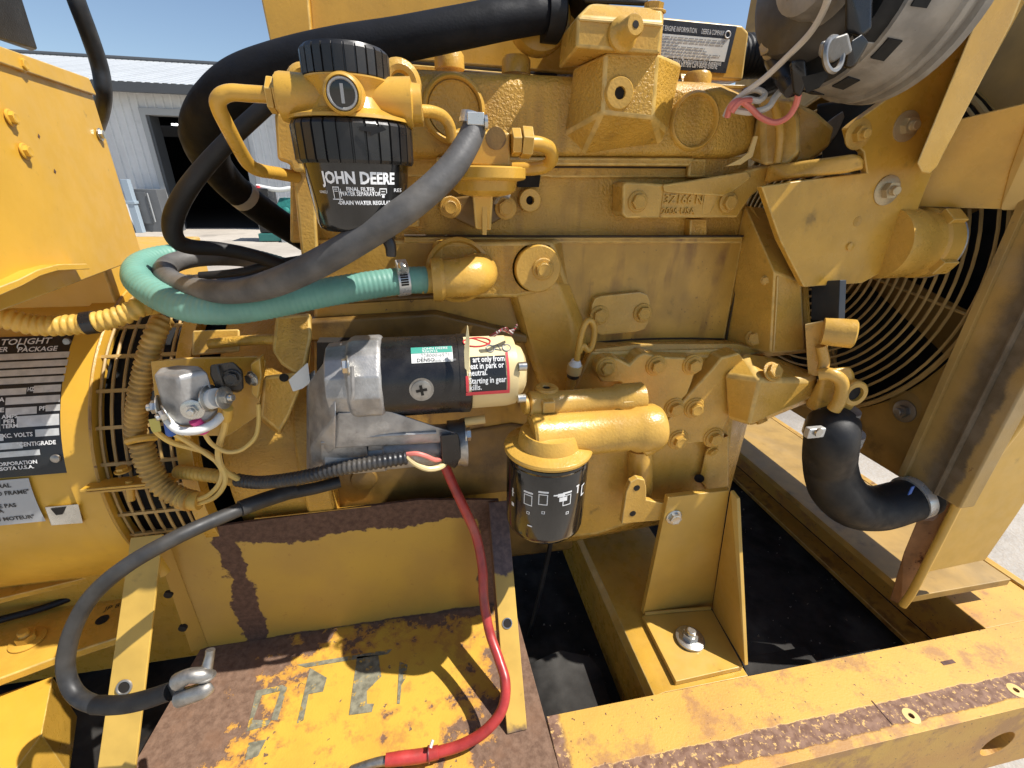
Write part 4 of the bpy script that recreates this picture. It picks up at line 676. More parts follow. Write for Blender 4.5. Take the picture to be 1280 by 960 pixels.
obj('housing_boss', MB().hull(H((240,445,.56),(300,440,.55),(300,410,.56),(240,412,.57),(240,445,.60),(300,440,.60))), YS, eng, 0.004, 3)
obj('bare_patch', MB().hull(H((360,475,.511),(370,466,.5115),(385,452,.512),(388,478,.511),(378,486,.510),(366,490,.510),(372,470,.52),(385,480,.52))), WLBL, eng, 0.001)
obj('housing_rib', MB().tube(path((262,430,.552),(300,426,.548),(345,424,.545)), 0.006, 10), YC, eng)
obj('housing_well', MB().prism([P(a, b, .56) for a, b in ((396,428),(445,428),(445,470),(396,470))], (0,0.02,0)), HOLE, eng)

# ================================================================== OIL FILTER
of = thing('oil_filter', 'glossy black spin-on oil filter with white pictograms', 'oil filter', (OX, OY, P(685,680,.45).z))
zt_, zb_ = OFC.z-0.0045, P(685, 653, .45).z
obj('can', MB().lathe((OX, OY, 0), (0,0,1), [(zb_, 0.018), (zb_-0.001, 0.036), (zb_+0.001, 0.0445), (zb_+0.006, 0.0488), (zb_+0.012, 0.0500), (zt_-0.010, 0.0505), (zt_-0.006, 0.0490), (zt_-0.003, 0.0500), (zt_, 0.0490)], 64), BLKG, of, smooth=35)
def cylfn(cx, cy, r, px, py, y):   # printing on an upright cylinder
    d = ray(px, py); ox, oy_ = -cx, -cy; A_ = d.x**2+d.y**2; B_ = 2*(ox*d.x+oy_*d.y); C_ = ox*ox+oy_*oy_-r*r; t = (-B_-math.sqrt(max(0, B_*B_-4*A_*C_)))/(2*A_); p = CAM+d*t; a0 = math.atan2(p.x-cx, cy-p.y)
    return lambda u, v: V(cx+(r)*math.sin(a0+u/r), cy-(r)*math.cos(a0+u/r), p.z+v)
def pict(fn, shapes, name='pictogram'):
    mbp = MB()
    for x0, y0, x1, y1 in shapes:
        k = 4; vs = []
        for i in range(k+1): vs += [fn(x0+(x1-x0)*i/k, y0), fn(x0+(x1-x0)*i/k, y1)]
        mbp.add(vs, [(2*i, 2*i+2, 2*i+3, 2*i+1) for i in range(k)])
    return obj(name, mbp, WHTP, of, smooth=60)
R_ = 0.0506
for px, extra in ((660, []), (679, [(0.012,0.002,0.018,0.004),(0.017,0.000,0.026,0.005)]), (709, [(-0.010,-0.004,0.0,0.002),(0.013,0.010,0.018,0.012),(0.015,0.0,0.017,0.010)])):
    fn = cylfn(OX, OY, R_, px, 622, .4)
    pict(fn, [(-0.006,0.006,0.006,0.0085),(-0.0055,-0.010,-0.0045,0.004),(0.0045,-0.010,0.0055,0.004),(-0.0055,-0.011,0.0055,-0.0098),(-0.0055,0.003,0.0055,0.0042)]+extra); fn2 = cylfn(OX, OY, R_, px, 641, .4); pict(fn2, [(-0.002,-0.002,0.002,-0.0012),(-0.002,0.0012,0.002,0.002),(-0.002,-0.002,-0.0012,0.002),(0.0012,-0.002,0.002,0.002)])
pict(cylfn(OX, OY, R_, 728, 612, .4), [(-0.003,-0.008,0.004,-0.006),(-0.003,-0.008,-0.001,0.008),(-0.003,0.006,0.004,0.008)]); pict(cylfn(OX, OY, R_, 641, 615, .4), [(-0.002,0.0,0.003,0.001),(-0.001,-0.006,0.001,0.006),(-0.002,-0.02,0.003,-0.015)]); pict(cylfn(OX, OY, R_, 662, 657, .4), [(-0.003,-0.0015,0.003,0.0005)])

# ================================================================== STARTER MOTOR
SY = 0.485; sc0 = P(530, 469, SY); SZ = sc0.z; SR = RP(530,469,SY,49)
def SX(px): return P(px, 469, SY).x
stm = thing('starter_motor', 'black starter motor with grey cast nose and a torn warning label', 'starter motor', (sc0.x, SY, SZ-0.08))
obj('field_case', MB().lathe((0,SY,SZ), (1,0,0), [(SX(470),SR),(SX(579),SR),(SX(580),SR*0.985)], 64), BLKS, stm, smooth=35)
obj('case_collar', MB().lathe((0,SY,SZ), (1,0,0), [(SX(572),SR*1.015),(SX(584),SR*1.015),(SX(586),SR*0.96)], 64), BLKS, stm, smooth=35)
obj('end_cap', MB().lathe((0,SY,SZ), (1,0,0), [(SX(584),SR*0.93),(SX(630),SR*0.92),(SX(640),SR*0.88),(SX(642),SR*0.70),(SX(650),SR*0.62),(SX(654),SR*0.45),(SX(655),0.002)], 56), CREM, stm, smooth=35)
def sfn(px, py, r=SR):
    d = ray(px, py); oy_, oz_ = -SY, CZ-SZ; A_ = d.y**2+d.z**2; B_ = 2*(oy_*d.y+oz_*d.z); C_ = oy_*oy_+oz_*oz_-r*r; t = (-B_-math.sqrt(max(0, B_*B_-4*A_*C_)))/(2*A_); p = CAM+d*t; a0 = math.atan2(p.z-SZ, SY-p.y)
    return lambda u, v: V(p.x+u, SY-r*math.cos(a0+v/r), SZ+r*math.sin(a0+v/r))
def spatch(px0, px1, py0, py1, r, mt, name, parent):
    f0, f1 = sfn((px0+px1)/2, py0, r), sfn((px0+px1)/2, py1, r); x0, x1 = sfn(px0,(py0+py1)/2,r)(0,0).x, sfn(px1,(py0+py1)/2,r)(0,0).x
    p0, p1 = f0(0,0), f1(0,0); a0, a1 = math.atan2(p0.z-SZ, SY-p0.y), math.atan2(p1.z-SZ, SY-p1.y); vs = []
    for i in range(11):
        a = a0+(a1-a0)*i/10
        for xx in (x0, x1): vs.append(V(xx, SY-r*math.cos(a), SZ+r*math.sin(a)))
    return obj(name, MB().add(vs, [(2*i, 2*i+1, 2*i+3, 2*i+2) for i in range(10)]), mt, parent, smooth=60)
r1 = SR+0.0007
pl1 = spatch(514, 566, 434, 453, r1, WLBL, 'part_label', stm); spatch(513.5, 565, 433.5, 441, r1+0.0003, TEAL, 'label_band', pl1)
for s_, px, py, hh, mt in (('JOHN DEERE', 528, 437.5, 0.0036, WHTP), ('RE62916', 528, 441, 0.0034, WHTP), ('228000-6571', 526, 446.5, 0.0045, GRYP), ('DENSO', 521, 452.5, 0.0044, BLKL), ('made in Japan', 541, 452, 0.0034, GRYP)): text(s_, hh*1.3, sfn(px, py, r1+0.0006), mt, pl1)
f = sfn(527, 487); n_ = (f(0,0)-V(f(0,0).x,SY,SZ)).normalized()
sw = obj('pole_screw', MB().lathe(f(0,0)-n_*0.001, n_, [(0,0.0128),(0.0012,0.0128),(0.0012,0.0108),(0.0030,0.0104),(0.0034,0.0090)], 32), STL, stm, smooth=35); t1 = V(1,0,0.15).normalized(); t2 = n_.cross(t1).normalized(); t1 = t2.cross(n_)
obj('screw_cross', MB().obox(f(0,0)+n_*0.0024, t1*0.0058, t2*0.0015, n_*0.0003).obox(f(0,0)+n_*0.00245, t2*0.0058, t1*0.0015, n_*0.0003), HOLE, sw)
r2 = SR*1.02
CRML = mat('cream_label', (0.74,0.62,0.34), 0.5, var=0.08)
wl = spatch(583, 636, 420, 492, r2, CRML, 'warning_label', stm)
spatch(589, 633, 445, 489, r2+0.0004, BLKL, 'label_block', wl); spatch(582.5, 637, 489, 493, r2+0.0006, REDL, 'label_border', wl); spatch(634, 637, 440, 490, r2+0.0005, REDL, 'label_border', wl); spatch(582.5, 586, 470, 490, r2+0.0006, REDL, 'label_border', wl)
for s_, px, py, pw_ in (('art only from', 591, 453, 41), ('eat in park or', 588, 461.5, 43), ('neutral.', 586, 470, 23), ('Starting in gear', 586.5, 480, 47), ('kills.', 587, 488, 15)): text(s_, 0.0092, sfn(px, py, r2+0.0009), WHTP, wl, w=RP(px, py, SY-SR, pw_), bold=0.00015)
fz = sfn(622, 435, r2+0.0006)
for cx in (-0.008, 0.010):
    mbp = MB(); mbp.tube([fz(cx+0.0045*math.cos(t*0.524), 0.0045*math.sin(t*0.524)) for t in range(13)], 0.0007, 5, smooth=False); obj('tractor_symbol', mbp, GRYP, wl)
mbp = MB().tube([fz(-0.006,0.003), fz(0.000,0.005), fz(0.004,-0.003), fz(-0.003,-0.001)], 0.0006, 5, smooth=False); obj('tractor_symbol', mbp, GRYP, wl)
fz = sfn(596, 427, r2+0.0006); obj('prohibition_symbol', MB().tube([fz(0.015*math.cos(t*0.35), 0.0075*math.sin(t*0.35)) for t in range(19)], 0.0008, 5, smooth=False).tube([fz(-0.004,0.007), fz(0.014,-0.005)], 0.0008, 5, smooth=False), REDL, wl)
obj('curled_edge', MB().hull(H((580,440,.436),(584,406,.445),(587,425,.437),(586,466,.43),(581,460,.432),(585,408,.447),(587,466,.432))), CRML, stm)
wr = thing('frayed_wires', 'frayed red and white wire ends on top of the starter end cap', 'wires', P(630, 416, .47))
for i in range(7): obj('strand', MB().tube(path((612+i,420,.455),(620+i*2,416-i,.452),(630+i*1.5,411+i,.455+0.002*i),(640+i,418-2*i,.46)), 0.0012, 6), (REDD, WIRW, REDD, WIRW, REDL, STL, REDD)[i], wr)
# cast nose and solenoid
obj('nose_drum', MB().lathe((0,SY,SZ), (1,0,0), [(SX(412),SR*0.55),(SX(414),SR*0.92),(SX(440),SR*0.97),(SX(442),SR*1.04),(SX(448),SR*1.08),(SX(478),SR*1.08),(SX(482),SR*1.03)], 13), ALU, stm, 0.003)
obj('nose_cone', MB().hull(H((386,478,.49),(418,436,.47),(420,520,.435),(388,560,.47),(386,590,.50),(420,560,.45),(418,436,.55),(388,590,.56),(386,478,.56))), ALU, stm, 0.004, 3)
obj('nose_flange', MB().hull(H((383,470,.52),(394,462,.515),(396,590,.485),(390,600,.50),(383,596,.52),(394,462,.56),(396,595,.56))), ALU, stm, 0.003, 3)
obj('nose_skirt', MB().hull(H((420,516,.447),(482,512,.447),(482,534,.445),(540,540,.455),(572,542,.46),(572,552,.462),(420,560,.452),(396,562,.465),(396,535,.47),(482,512,.52),(572,545,.52),(396,550,.53))), ALU, stm, 0.004, 3)
sz1 = P(500, 561, .485); obj('solenoid_case', MB().lathe((0,.488,sz1.z), (1,0,0), [(SX(388),0.018),(SX(394),0.0262),(SX(470),0.0268),(SX(472),0.0252),(SX(556),0.0250),(SX(558),0.0240)], 40), ALU, stm, smooth=30); obj('case_foot', MB().hull(H((388,560,.472),(420,556,.466),(450,560,.464),(446,584,.472),(400,594,.482),(388,590,.49),(446,584,.52),(392,592,.53),(392,560,.53))), ALU, stm, 0.004, 3)
obj('solenoid_end', MB().lathe((0,.485,sz1.z+0.002), (1,0,0), [(SX(556),0.0282),(SX(572),0.0285),(SX(576),0.030),(SX(580),0.030),(SX(581),0.022)], 40), STL, stm, smooth=35)
obj('terminal_block', MB().hull(H((550,544,.450),(574,541,.450),(577,572,.456),(568,586,.462),(552,578,.456),(550,545,.48),(577,578,.48))), BLKP, stm, 0.003, 3)
obj('through_bolt', MB().cyl(P(581,527,.475), P(606,524,.475), 0.0052), YLT, stm); put('bolt', HEX, ZINC, P(581,543,.47), (1,0,0), 0.008, stm)
obj('case_rib', MB().tube(path((440,458,.432),(441,490,.43),(440,500,.431)), 0.002, 8), ALU, stm); put('bolt', HEX, ZINC, P(436,457,.440), (-1,-0.2,0.05), 0.0075, stm)
obj('case_seam', MB().tube(path((402,553,.4585),(455,546,.4515),(500,543,.4495),(545,541,.454)), 0.0022, 8), ALU, stm); obj('case_step', MB().hull(H((400,556,.458),(458,551,.455),(460,570,.460),(402,576,.466),(458,555,.48),(402,570,.49))), ALU, stm, 0.002); obj('case_step', MB().hull(H((460,553,.456),(480,551,.455),(479,562,.457),(460,564,.458),(479,556,.48),(460,556,.48))), ALU, stm, 0.002)
obj('cap_screw', MB().lathe((0,SY-SR*0.80,SZ+SR*0.42), (1,0,0), [(SX(640),0.005),(SX(649),0.005)], 14), ZINC, stm); obj('cap_screw', MB().lathe((0,SY-SR*0.80,SZ-SR*0.45), (1,0,0), [(SX(640),0.005),(SX(649),0.005)], 14), ZINC, stm)
wire('yellow_wire', [(508,570,.448),(520,580,.446),(535,586,.447),(550,584,.452),(558,577,.468),(562,570,.465)], 0.0034, CREM, 'cream wire looping from the black conduit to the starter terminal'); wire('white_wire', [(508,568,.449),(520,567,.446),(532,570,.446),(545,575,.452),(556,572,.468)], 0.0028, WIRP, 'pale wire beside the cream wire at the starter terminal')

# old gasket seams and spilled oil lines on the block
SEAM = mat('gasket_seam', (0.05,0.028,0.010), 0.7, var=0.4)
for pts, r in ((((505,294.5,.5935),(600,295,.5932),(700,295.5,.5932),(800,295.5,.5932),(929,295,.5935)), 0.0016), (((640,209,.6035),(720,209,.6035),(860,209.5,.6035)), 0.0012), (((932,302,.600),(925,340,.600),(914,390,.600),(907,428,.601)), 0.0016), (((745,428,.6005),(800,424,.600),(860,423,.600),(905,424,.6005)), 0.0016), (((560,88,.662),(600,91,.661),(660,96,.660),(697,99,.660)), 0.0016)):
    obj('gasket_seam', MB().tube(path(*pts), r, 6, 6), SEAM, eng)
# ================================================================== ENGINE MOUNT BRACKET
mb_ = thing('mount_bracket', 'yellow welded engine mount bracket bolted to the skid cross member', 'bracket', Pz(870, 800, -0.70))
MBY = 0.504; MYP = mat('bracket_paint', (0.56,0.335,0.060), 0.36, var=0.08, grime=0.12, dust=0.1)
obj('upright', MB().prism([P(835,622,MBY), P(912,613,MBY), P(890,760,MBY), P(804,768,MBY)], (0,0.010,0)), MYP, mb_, 0.0015)
g0, g1 = P(913,613,MBY-0.004), P(890,760,MBY-0.0005); gt, gb = P(921,623,MBY-0.016), Pz(931,832,-0.684); gm_ = Pz(892,765,-0.690)
nx = (gt-g0).cross(gb-g0).normalized(); nx = nx if nx.x > 0 else -nx
obj('gusset', MB().hull([p+o_ for p in (g0, g1, gt, gb, gm_) for o_ in (V(0,0,0), V(0.006,0,0))]), MYP, mb_, 0.001)
obj('foot', MB().prism([Pz(803,769,-0.690), Pz(890,762,-0.690), Pz(929,833,-0.690), Pz(845,852,-0.690)], (0,0,-0.0096)), MYP, mb_, 0.0015)
obj('weld_bead', MB().tube([Pz(806,767,-0.688), Pz(850,763,-0.688), Pz(888,760,-0.688)], 0.003, 8), MYP, mb_)
bolt(P(842,646,MBY), 0.0098, ZINC, mb_); obj('washer', MB().lathe(Pz(862,799,-0.6898), (0,0,1), [(0,0.0235),(0.003,0.0235),(0.0034,0.022)], 36), STL, mb_, smooth=35); put('nut', NUT, ZINC, Pz(862,798,-0.6862), (0,0,1), 0.0128, mb_)

# ================================================================== FUEL FILTER
FY = 0.46; fc = P(443, 178, FY); FX = fc.x
def fz_(py): return P(443, py, FY).z
def fr(rpx): return RP(443, 178, FY, rpx)
ff = thing('fuel_filter', 'black final fuel filter bowl under a yellow filter head', 'fuel filter', (FX, FY, fz_(290)))
def knurl(z0, z1, r, n, dep, taper=0.0):
    mk = MB(); vs = []
    prof = []
    for k in range(n):
        a = 2*math.pi*k/n; w_ = 2*math.pi/n
        prof += [(a, r), (a+w_*0.80, r), (a+w_*0.84, r-dep), (a+w_*0.96, r-dep)]
    for zz, s in ((z0, 0.97), (z0+(z1-z0)*0.08, 1.0), (z1-(z1-z0)*0.10, 1.0+taper), (z1, 0.965+taper)): vs += [V(FX+rr_*s*math.cos(a), FY+rr_*s*math.sin(a), zz) for a, rr_ in prof]
    N = len(prof); mk.add(vs, [(i*N+k, i*N+(k+1) % N, (i+1)*N+(k+1) % N, (i+1)*N+k) for i in range(3) for k in range(N)]+[tuple(range(N-1,-1,-1)), tuple(3*N+k for k in range(N))]); return mk
obj('top_cap', knurl(fz_(103), fz_(66), fr(50), 26, 0.0014), BLKP, ff, smooth=25); obj('cap_top', MB().lathe((FX,FY,0), (0,0,1), [(fz_(68),fr(47)),(fz_(63),fr(45)),(fz_(61.5),fr(30))], 48), BLKP, ff)
hd = obj('filter_head', MB().lathe((FX,FY,0), (0,0,1), [(fz_(154),fr(72)),(fz_(150),fr(71)),(fz_(146),fr(58)),(fz_(140),fr(48)),(fz_(126),fr(42)),(fz_(112),fr(45)),(fz_(104),fr(50)),(fz_(102),fr(50))], 56), YP, ff, smooth=35)
hz_ = fz_(127); obj('cross_port', MB().lathe((0,FY-0.004,hz_), (1,0,0), [(P(352,120,FY).x,fr(25)),(P(356,120,FY).x,fr(26)),(P(400,120,FY).x,fr(25)),(P(470,124,FY).x,fr(25)),(P(514,128,FY).x,fr(28)),(P(516,128,FY).x,fr(22)),(P(526,128,FY).x,fr(21)),(P(527,128,FY).x,fr(16))], 40), YP, ff, smooth=35)
c = P(428, 117, FY-0.052); ob = obj('primer_boss', MB().lathe(P(432,120,FY-0.01), c-P(432,120,FY-0.01), [(0,fr(26)),(0.034,fr(20.5)),(0.043,fr(19.5)),(0.045,fr(17)),(0.042,fr(15))], 36), YP, ff, smooth=35)
dn = (c-P(432,120,FY-0.01)).normalized(); e0 = P(432,120,FY-0.01)+dn*0.0425; obj('sight_glass', MB().lathe(e0, dn, [(0,fr(14.5)),(0.0012,fr(13.5)),(0.0018,fr(8))], 32), BLKG, ob); obj('glass_ring', MB().torus(e0+dn*0.0015, dn, fr(14.2), 0.0011, 36, 6), ALU, ob); obj('glass_bar', MB().obox(e0+dn*0.0025, dn.cross(V(1,0,0)).normalized()*fr(9), V(1,0,0)*fr(1.6), dn*0.0008), GRYP, ob)
obj('lock_ring', knurl(fz_(206), fz_(156), fr(71), 30, 0.0016, 0.01), BLKP, ff, smooth=25)
# arrow mark on the ring
obj('arrow_mark', MB().prism([P(a, b, FY-fr(72)-0.0005) for a, b in ((449,158),(476,158),(476,155),(483,162),(463,170),(464,165),(450,163))], (0,0.0006,0)), BLKR, ff)
RB0, RB1 = fr(64), fr(56)
bowl = obj('filter_bowl', MB().lathe((FX,FY,0), (0,0,1), [(fz_(286),fr(30)),(fz_(286),fr(50)),(fz_(283),fr(54)),(fz_(277),fr(56)),(fz_(208),fr(64)),(fz_(204),fr(64))], 64), BLKG, ff, smooth=35)
obj('drain_collar', MB().lathe((FX+0.012,FY-0.012,0), (0,0,1), [(fz_(297),0.0165),(fz_(287),0.0165)], 24), BLKP, ff); obj('drain_cock', MB().tube([V(FX+0.020,FY-0.022,fz_(290)), V(FX+0.024,FY-0.024,fz_(303)), V(FX+0.024,FY-0.024,fz_(316))], [0.006,0.0052,0.0045], 12, 4), BLKP, ff)
def bowlfn(px, py):
    tt = (py-208)/(277-208); r = RB0+(RB1-RB0)*tt+0.0007; d = ray(px, py); A_ = d.x**2+d.y**2; B_ = -2*(FX*d.x+FY*d.y); C_ = FX*FX+FY*FY-r*r; t = (-B_-math.sqrt(max(0, B_*B_-4*A_*C_)))/(2*A_); p = CAM+d*t; a0 = math.atan2(p.x-FX, FY-p.y); sl_ = (RB0-RB1)/(fz_(208)-fz_(277))
    return lambda u, v: V(FX+(r+v*sl_)*math.sin(a0+u/r), FY-(r+v*sl_)*math.cos(a0+u/r), p.z+v)
WHT2 = mat('bright_white_print', (0.85,0.85,0.85), 0.45)
def btext(s_, px, py, h, pxw, al='LEFT', bold=0.0): text(s_, h, bowlfn(px, py), WHT2, bowl, w=pxw, align=al, bold=bold)
btext('JOHN DEERE', 450, 229.5, 0.0122, 0.0625, 'CENTER', 0.00045); btext('FINAL FILTER', 451, 239, 0.0043, 0.0225, 'CENTER', 0.0001); btext('WATER SEPARATOR', 451, 244.8, 0.0045, 0.0330, 'CENTER', 0.0001); btext('-DRAIN WATER REGULARLY', 423, 255.5, 0.0043, 0.049, 'LEFT', 0.00015); btext('000021', 405, 241.5, 0.0030, 0.0085, 'CENTER'); btext('RE5', 492, 240, 0.004, 0.010)
def bpic(fn, shapes):
    mbp = MB()
    for x0, y0, x1, y1 in shapes: mbp.add([fn(x0,y0), fn(x1,y0), fn(x1,y1), fn(x0,y1)], [(0,1,2,3)])
    obj('pictogram', mbp, WHT2, bowl)
bpic(bowlfn(421, 241), [(-0.003,-0.0045,-0.0024,0.0045),(0.0018,-0.0045,0.0024,0.0045),(-0.003,0.0040,0.0024,0.0046),(-0.002,0.001,0.001,0.0015),(-0.0045,-0.0052,0.0045,-0.0046),(0.0032,-0.003,0.0038,0.003),(-0.002,0.0025,0.001,0.003)]); bpic(bowlfn(479, 240), [(-0.0035,0.002,0.0035,0.0028),(-0.0035,-0.001,-0.0028,0.0028),(0.0028,-0.001,0.0035,0.0028),(-0.0012,-0.0045,0.0012,-0.0025),(-0.0022,-0.0022,0.0022,-0.0015),(-0.0015,0.0,0.0015,0.0006)])
# mounting bracket and steel fuel pipes
obj('filter_bracket', MB().prism([P(a, b, .545) for a, b in ((342,140),(372,138),(380,215),(366,215),(362,205),(346,200))], (0,0.05,0)), YS, ff, 0.005, 3); obj('bracket_pillar', MB().hull(H((366,214,.57),(392,212,.57),(398,325,.57),(378,330,.57),(366,214,.62),(400,325,.62))), YS, ff, 0.004, 3); obj('lift_eye', MB().torus(P(500,104,.50), (0.25,-1,0), 0.014, 0.006, 28, 8), YS, ff); obj('lift_eye', MB().torus(P(382,104,.50), (0.25,-1,0), 0.011, 0.005, 28, 8), YS, ff)
def hexfit(a, b, r, name, parent, mt=YP):
    a, b = Vector(a), Vector(b); ax = (b-a).normalized(); u = ax.orthogonal().normalized(); q = ax.cross(u); return obj(name, MB().prism([a+(u*math.cos(k*math.pi/3)+q*math.sin(k*math.pi/3))*r for k in range(6)], b-a), mt, parent, 0.0012)
hexfit(P(362,121,FY), P(346,120,FY), 0.0150, 'hex_fitting', ff); hexfit(P(345,120,FY), P(336,119,FY), 0.0135, 'hex_fitting', ff); obj('pipe', MB().tube(path((340,119,FY),(310,117,FY),(288,116,FY),(275,122,FY),(273,134,FY+.004),(284,158,FY+.015),(300,188,FY+.035),(312,206,FY+.05),(325,213,FY+.06),(348,217,FY+.085),(370,221,FY+.11)), 0.0062, 14, 8), YP, ff)
hexfit(P(509,140,FY+.02), P(528,139,FY+.02), 0.0125, 'hex_fitting', ff, YS); obj('pipe', MB().tube(path((524,139,FY+.02),(540,140,FY+.03),(554,146,FY+.04),(562,158,FY+.045),(565,176,FY+.05)), 0.0055, 14, 8), YS, ff)

# ================================================================== FUEL TRANSFER PUMP
fp = thing('transfer_pump', 'small yellow fuel transfer pump bolted to the block side', 'fuel pump', P(602, 288, .55))
PY = 0.515
obj('pump_body', MB().hull(H((566,163,PY),(637,166,PY),(638,208,PY),(572,205,PY),(572,160,PY+.04),(632,162,PY+.04),(638,208,PY+.05),(572,205,PY+.05))), YP, fp, 0.003, 3, cuts=None); obj('inlet_bore', MB().lathe(P(620,173,PY-0.0006), (0,-1,0), [(0,0.0105),(0.0005,0.0104)], 24), YO, fp)  # flat brown disc stands in for the shade inside the inlet
pc = P(606, 222, PY+.01); obj('diaphragm_flange', MB().lathe((pc.x, PY+.012, 0), (0,0,1), [(P(606,246,PY).z,0.016),(P(606,243,PY).z,0.028),(P(606,238,PY).z,0.0335),(P(606,226,PY).z,0.035),(P(606,224,PY).z,0.0425),(P(606,222,PY).z,0.044),(P(606,210,PY).z,0.044),(P(606,208,PY).z,0.042)], 48), YP, fp, smooth=35)
obj('stem', MB().hull(H((590,238,PY),(617,238,PY),(614,288,PY+.010),(594,286,PY+.010),(594,240,PY+.05),(613,240,PY+.05),(612,287,PY+.05),(596,285,PY+.05))), YP, fp, 0.003); obj('stem_rib', MB().obox(P(605,262,PY+.008), V(0.0025,0,0), V(0,0.004,0), V(0,0,0.026)), YS, fp, 0.001)
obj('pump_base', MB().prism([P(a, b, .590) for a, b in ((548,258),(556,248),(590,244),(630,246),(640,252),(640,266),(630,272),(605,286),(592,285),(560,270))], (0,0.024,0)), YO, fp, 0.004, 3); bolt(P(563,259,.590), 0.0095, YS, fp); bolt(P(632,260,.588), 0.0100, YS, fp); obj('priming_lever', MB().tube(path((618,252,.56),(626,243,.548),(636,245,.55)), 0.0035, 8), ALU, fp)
hexfit(P(639,178,PY), P(650,178,PY), 0.0135, 'hex_fitting', fp); hexfit(P(651,178,PY), P(664,179,PY), 0.0155, 'hex_fitting', fp); obj('pipe', MB().tube(path((662,179,PY),(675,180,PY+.005),(687,186,PY+.012),(690,197,PY+.02),(683,207,PY+.03),(665,211,PY+.035),(640,211,PY+.04)), 0.0072, 14, 8), YP, fp)

# ================================================================== HOSES
def hose(name, pts, rpx, mt, label, n=18, cr=None): 
    rs = [RP(*q, r)*random.uniform(0.97, 1.03) for q, r in zip(pts, rpx)] if isinstance(rpx, (list, tuple)) else RP(*pts[0], rpx)
    t = thing(name, label, 'hose', P(*pts[-1])); obj('tube', MB().tube(path(*pts), rs, n, 12, corr=cr), mt, t, smooth=60); return t
th = hose('breather_hose', [(682,16,.60),(640,22,.585),(580,34,.575),(500,50,.575),(420,64,.58),(350,84,.59),(300,106,.60),(268,138,.62),(256,172,.65),(268,206,.69),(296,238,.74),(340,272,.80),(390,304,.86)], [21,22.5,23,24,25,27,29,29,27,21,18,16.5,15], BLKF, 'thick black breather hose sweeping over the top of the engine')
obj('hose_cuff', MB().lathe(P(690,18,.605), (1,0.15,0.05), [(-0.012,0.026),(0.006,0.027),(0.010,0.022)], 32), BLKR, th); obj('print_band', MB().tube(path((300,241,.744),(308,247.5,.753)), RP(300,242,.745,18.3), 20, smooth=False), mat('worn_band', (0.42,0.40,0.36), 0.6, var=0.2), th)
obj('outlet_neck', MB().lathe(P(672,26,.63), (0,-1,0), [(0,0.036),(0.012,0.036),(0.02,0.033)], 36), YP, th)
hose('vent_hose', [(345,122,.54),(320,144,.54),(290,172,.54),(258,206,.54),(232,240,.54),(217,272,.545),(218,296,.55),(236,308,.56),(280,312,.58),(325,322,.60),(372,340,.62)], [10,10,10.5,11,11.5,11.5,11,9.5,8.5,8,8], BLKR, 'slim black hose crossing the doorway view and bending under the coil')
gh = hose('coolant_hose', [(532,350,.535),(505,351,.53),(460,357,.52),(400,367,.51),(340,379,.50),(285,387,.495),(235,384,.50),(195,368,.515),(172,348,.54),(178,330,.575),(212,319,.61),(265,316,.64),(320,322,.66),(375,338,.68)], [16.5,17,17.5,18,18.5,19,19,18,17,15,12.5,11,10,10], GRNR, 'faded green coolant hose coiling back beside the generator', cr=(0.0052, 0.00035))
def clamp(c, ax, r, parent, sd=V(0,-0.3,1)):
    ax = Vector(ax).normalized(); b_ = obj('hose_clamp', MB().lathe(c-ax*0.0065, ax, [(0,r),(0,r+0.0012),(0.013,r+0.0012),(0.013,r)], 32), STNL, parent, smooth=35)
    sd = Vector(sd); sd = (sd-ax*sd.dot(ax)).normalized(); q = ax.cross(sd); obj('clamp_housing', MB().obox(c+sd*(r+0.004), ax*0.0062, q*0.0085, sd*0.0034), STNL, b_, 0.0012); s0 = c+sd*(r+0.0065)+q*0.006
    obj('clamp_screw', MB().lathe(s0-q*0.004, q if q.y < 0 else -q, [(0,0.0052),(0.007,0.0052),(0.008,0.0045)], 18), ZINC, b_)
    for k in range(5): obj('clamp_slot', MB().obox(c+(sd*math.cos(0.55+k*0.16)-(q if q.y > 0 else -q)*math.sin(0.55+k*0.16))*(r+0.0013), ax*0.0042, (sd*math.sin(0.55+k*0.16)+(q if q.y > 0 else -q)*math.cos(0.55+k*0.16))*0.0008, sd*0.0003), HOLE, b_)
    return b_
clamp(P(503,351,.5295), P(532,350,.535)-P(480,355,.525), RP(503,351,.53,17.2), gh, V(0,-0.45,0.9))
sh = hose('fuel_hose', [(594,156,.46),(584,180,.452),(560,215,.44),(515,256,.43),(460,293,.43),(400,328,.44),(345,353,.455),(300,364,.475),(255,363,.50),(220,354,.53),(206,341,.56),(216,329,.59),(250,322,.615),(300,324,.635),(345,333,.65)], [14.5,15.5,17,18,18.5,18,17,15.5,14.5,14,13,12,10.5,9,8.5], GRYR, 'weathered grey fuel hose running from the transfer pump into the coil')
c = P(593,160,.459); b_ = obj('hose_clamp', MB().lathe(c-V(0.003,0,0)+V(0,0,0.002), (0.25,0.1,1), [(0,RP(593,160,.46,15.5)),(0.009,RP(593,160,.46,15.5))], 28), STNL, sh); obj('clamp_housing', MB().obox(P(594,149,.452), V(0.0075,0,0), V(0,0.005,0), V(0,0,0.005)), STNL, b_, 0.0012); obj('clamp_screw', MB().cyl(P(583,152,.452), P(607,153,.452), 0.0036), ZINC, b_); obj('screw_head', MB().cyl(P(605,153,.452), P(609,153,.452), 0.006), ZINC, b_)
bd = hose('black_wire_bundle', [(250,345,.60),(300,340,.60),(340,330,.61),(390,322,.62)], 5, BLKR, 'thin black wires inside the hose coil')
cl2 = obj('coil_bracket', MB().hull(H((268,348,.66),(300,334,.68),(350,330,.70),(360,345,.68),(300,356,.64),(280,356,.64),(300,350,.72),(350,345,.72))), BLKP, None, 0.003); tag(cl2, 'dark flat bracket under the hose coil', 'bracket')

